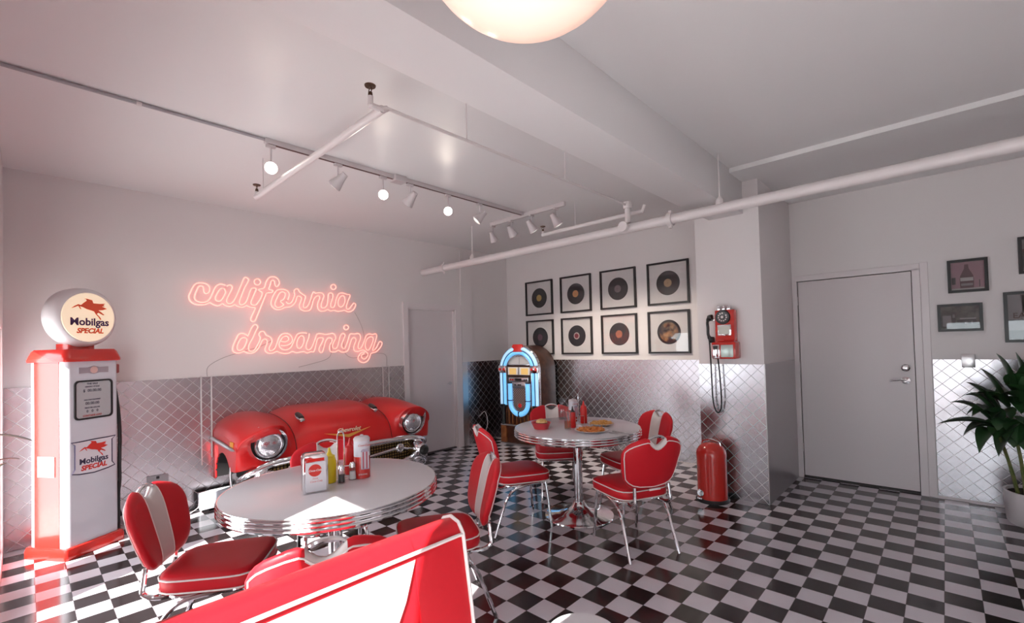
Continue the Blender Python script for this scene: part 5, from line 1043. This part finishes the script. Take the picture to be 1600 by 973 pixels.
def wireloop(w_, d_, z, nm='wire_ring', r=0.0022): return MB().tube([(x, y, z) for x, y in rrect(w_, d_, 0.02, 4)], r, 6, close=True).build(nm, CHROME, cad)
wireloop(0.16, 0.10, 0.006); wireloop(0.16, 0.10, 0.075)
for sx_ in (-1, 1):
    for sy_ in (-1, 1): MB().tube([(sx_ * 0.072, sy_ * 0.049, 0.0022), (sx_ * 0.072, sy_ * 0.049, 0.075)], 0.002, 6).build('wire_post', CHROME, cad)
MB().tube(spl([(-0.016, 0, 0.006), (-0.017, 0, 0.16), (-0.016, 0, 0.235), (0, 0, 0.258), (0.016, 0, 0.235), (0.017, 0, 0.16), (0.016, 0, 0.006)], 5), 0.0035, 8).build('loop_handle', CHROME, cad)
MB().tube([(-0.08, 0, 0.006), (0.08, 0, 0.006)], 0.002, 6).build('wire_bar', CHROME, cad)
def bottle(name, label, cat, m, x, y, h=0.19, r=0.027, capm=None, group=None):
    t = thing(name, label, cat, on(x, y), 0, group)
    MB().lathe([(0, 0.002), (r * .92, 0.002), (r, 0.008), (r, h * 0.60), (r * .9, h * 0.68), (r * .75, h * .74), (0, h * .74)], 24).build('bottle', m, t)
    MB().lathe([(0, h * .735), (r * .82, h * .735), (r * .80, h * .77), (r * .45, h * .80), (r * .25, h * .88), (r * .12, h), (0, h)], 20).build('nozzle_cap', capm or m, t)
    return t
bottle('mustard_bottle', 'yellow squeeze bottle of mustard beside the napkin dispenser', 'bottle', YELLOW, -2.55, -6.02, 0.185, 0.034)
bottle('ketchup_bottle', 'red squeeze bottle of ketchup behind the salt shaker on the front table', 'bottle', KETCH, -3.05, -5.00, 0.200, 0.037)
SHG = glassmat('shaker_glass', (0.92, 0.92, 0.92), 0.12)
def shaker(label, x, y, fillm):
    t = thing('shaker', label, 'shaker', on(x, y), 0, 'shakers on the front table')
    MB().lathe([(0, 0.0), (0.021, 0.0), (0.022, 0.004), (0.016, 0.06), (0.016, 0.068), (0, 0.068)], 12).build('glass_body', SHG, t)
    MB().lathe([(0, 0.005), (0.017, 0.005), (0.0145, 0.045), (0, 0.046)], 12).build('contents', fillm, t)
    MB().lathe([(0, 0.068), (0.0175, 0.068), (0.0175, 0.082), (0.012, 0.094), (0, 0.097)], 16).build('lid', CHROME, t)
shaker('glass pepper shaker with dark contents in front of the caddy loop', -2.13, -5.80, BLACK); shaker('glass salt shaker with white contents right of the caddy', -2.25, -5.32, mat('salt', (0.75, 0.74, 0.74), 0.8))
def straw_disp(label, loc, h=0.225, r=0.043, gname=None):
    t = thing('straw_dispenser', label, 'straw dispenser', loc, VA + pi / 2, gname)
    MB().lathe([(0, 0), (r, 0), (r, 0.004), (r, h * .52), (0, h * .52)], 32).build('body', RED_P, t)
    MB().lathe([(0, h * .521), (r * 1.001, h * .521), (r * 1.001, h * .90), (0, h * .90)], 32).build('upper_body', mat('dispenser_white', (0.70, 0.70, 0.76), 0.3), t)
    MB().lathe([(0, h * .90), (r * 1.03, h * .90), (r * 1.03, h * .94), (r * .85, h * .985), (r * .2, h), (0.006, h), (0.009, h * 1.03), (0, h * 1.045)], 32).build('lid', POTM, t)
    a = [(-0.021, h * .22), (0.021, h * .22), (0.021, h * .66), (0.013, h * .71), (-0.013, h * .71), (-0.021, h * .66)]
    MB().prism([(p[0] + 0.012, p[1]) for p in a], -r * 0.70, -r * 1.0, 'XZ').build('window', mat('straw_window', (0.42, 0.36, 0.46), 0.3), t)
    for k in range(5): MB().box(-0.006 + k * 0.009 - 0.002, -0.006 + k * 0.009 + 0.002, -r * 1.02, -r * .98, h * .24, h * .64).build('straw', REDINK if k % 2 else PAPER, t, smooth=False)
    text('lettering', 'Coca-Cola', 0.015, REDINK, t, onF(0.008, -r * 1.0 - 0.0005, h * .80), 0.0004, 0.3)
    text('lettering', 'STRAWS', 0.012, PAPER, t, onF(0.0, -r * 1.0 - 0.0005, h * .10), 0.0004, 0)
    return t
straw_disp('white and red straw dispenser with a lid, rightmost on the front table', on(-2.30, -4.93))

# ------------------------------------------------------------------ things on the food table
bs_ = thing('food_basket', 'red plastic basket holding a burger at the left of the food table', 'basket', on(-3.05, 6.05))
bm_ = MB(); nn = 28
def rg(rx, ry, z): return [(rx * cos(2 * pi * i / nn), ry * sin(2 * pi * i / nn), z) for i in range(nn)]
bm_.rings([rg(.055, .045, 0.0), rg(.062, .05, .003), rg(.090, .072, .055), rg(.094, .076, .058), rg(.086, .068, .056), rg(.055, .043, .006)], cap=True)
bm_.build('basket', mat('basket_red', (0.62, 0.06, 0.07), 0.35), bs_)
bg_ = thing('burger', 'round burger with a golden bun lying in the red basket', 'burger', on(-3.0, 6.05) + Vector((0, 0, 0.03)))
MB().lathe([(0, 0.0), (0.042, 0.0), (0.046, 0.008), (0.046, 0.014), (0, 0.014)], 20).build('bottom_bun', BUN, bg_); MB().lathe([(0, 0.014), (0.049, 0.014), (0.05, 0.022), (0.047, 0.026), (0, 0.026)], 20).build('patty', WOOD, bg_)
MB().lathe([(0, 0.026), (0.047, 0.026), (0.046, 0.036), (0.036, 0.048), (0.018, 0.054), (0, 0.055)], 20).build('top_bun', BUN, bg_)
cf = thing('carafe', 'clear glass carafe with a wide neck on the food table', 'carafe', on(-4.0, 9.35))
MB().lathe([(0, 0), (0.045, 0), (0.050, 0.01), (0.050, 0.09), (0.040, 0.125), (0.030, 0.145), (0.029, 0.165), (0.036, 0.195), (0.038, 0.20), (0.035, 0.20), (0.027, 0.165), (0.028, 0.145), (0.038, 0.122), (0.047, 0.09), (0.047, 0.012), (0, 0.010)], 28).build('glass', GLASS, cf)
MB().lathe([(0, 0.011), (0.046, 0.012), (0.046, 0.07), (0, 0.07)], 24).build('water', glassmat('water', (0.88, 0.86, 0.82), 0.06), cf)
gl = thing('drinking_glass', 'tall clear glass with an orange drink in front of the carafe', 'glass', on(-1.75, 6.75))
MB().lathe([(0, 0), (0.026, 0), (0.028, 0.003), (0.031, 0.14), (0.029, 0.14), (0.026, 0.01), (0, 0.008)], 24).build('glass', GLASS, gl)
MB().lathe([(0, 0.009), (0.0255, 0.011), (0.027, 0.07), (0, 0.07)], 20).build('drink', glassmat('orange_drink', (0.95, 0.62, 0.45), 0.06), gl)
MB().tube([(0.01, 0, 0.02), (-0.018, 0.0, 0.175)], 0.0025, 6).build('straw', REDINK, gl)
bottle('ketchup_bottle', 'slim red ketchup bottle with dark label in the middle of the food table', 'bottle', KETCH, -1.85, 7.35, 0.18, 0.026, BLACK)
straw_disp('pale straw dispenser with white top between the carafe and the ketchup on the food table', on(-3.1, 9.1), 0.2, 0.038)
cd2 = copy_tree(cad, 'chrome wire caddy standing right of the ketchup on the food table', on(-2.45, 8.75), 2.2)
bottle('sauce_bottle', 'red squeeze bottle standing inside the caddy on the food table', 'bottle', KETCH, -2.45 + .28, 8.75 + .12, 0.2, 0.030)
def plate_(label, x, y, r, name):
    t = thing('plate', label, 'plate', on(x, y)); 
    MB().lathe([(0, 0), (r * .55, 0), (r * .6, 0.003), (r * .92, 0.014), (r, 0.018), (r * .98, 0.0205), (r * .9, 0.018), (r * .6, 0.007), (0, 0.006)], 44).build('dish', POTM, t)
    return t
plate_('white plate of golden fries at the back right of the food table', -1.05, 8.95, 0.115, 'a')
plate_('white oval plate with sauced orange food at the front right of the food table', -0.38, 6.95, 0.135, 'b')
rnd = random.Random(3)
def pile(name, label, x, y, m, n, rx, ry, ln, th, hh, group):
    b = MB()
    for k in range(n):
        a = rnd.random() * 2 * pi; q = sqrt(rnd.random()); px_, py_ = rx * q * cos(a), ry * q * sin(a); z0 = 0.010 + th + hh * (1 - q) * rnd.random()
        yaw = rnd.random() * pi; pit = (rnd.random() - .5) * 0.5
        mb = MB().box(-ln / 2, ln / 2, -th, th, -th, th); mb.xf(Matrix.Translation((px_, py_, z0)) @ Matrix.Rotation(yaw, 4, 'Z') @ Matrix.Rotation(pit, 4, 'Y')); b.add(mb.v, mb.f)
    o = b.build(name, m, None, bevel=0.0); o.location = on(x, y); return tag(o, label, 'food', None, 'stuff')
pile('fries', 'heap of golden crinkle fries on the back plate', -1.05, 8.95, FOODF, 90, 0.085, 0.085, 0.05, 0.0055, 0.028, None)
pile('sauced_fries', 'heap of orange sauced fries on the front plate', -0.38, 6.95, FOODR, 90, 0.10, 0.09, 0.045, 0.0065, 0.024, None)
kn = MB().tube([(0, 0, 0.004), (0.09, 0, 0.006)], 0.0045, 8); kn.box(0.085, 0.20, -0.009, 0.009, 0.0025, 0.0045)
o = kn.build('table_knife', BRUSHED, None); o.location = on(0.55, 7.2); o.rotation_euler.z = -0.35 + 0.2; tag(o, 'steel table knife lying right of the front plate', 'knife')
fk = MB().tube([(0, 0, 0.003), (0.11, 0, 0.005)], 0.004, 8); fk.box(0.10, 0.13, -0.011, 0.011, 0.003, 0.005)
for q in (-0.009, -0.003, 0.003, 0.009): fk.box(0.13, 0.175, q - 0.0012, q + 0.0012, 0.003, 0.005)
o = fk.build('fork', BRUSHED, None); o.location = on(0.50, 7.6); o.rotation_euler.z = -0.05; tag(o, 'steel fork lying just behind the table knife', 'fork')
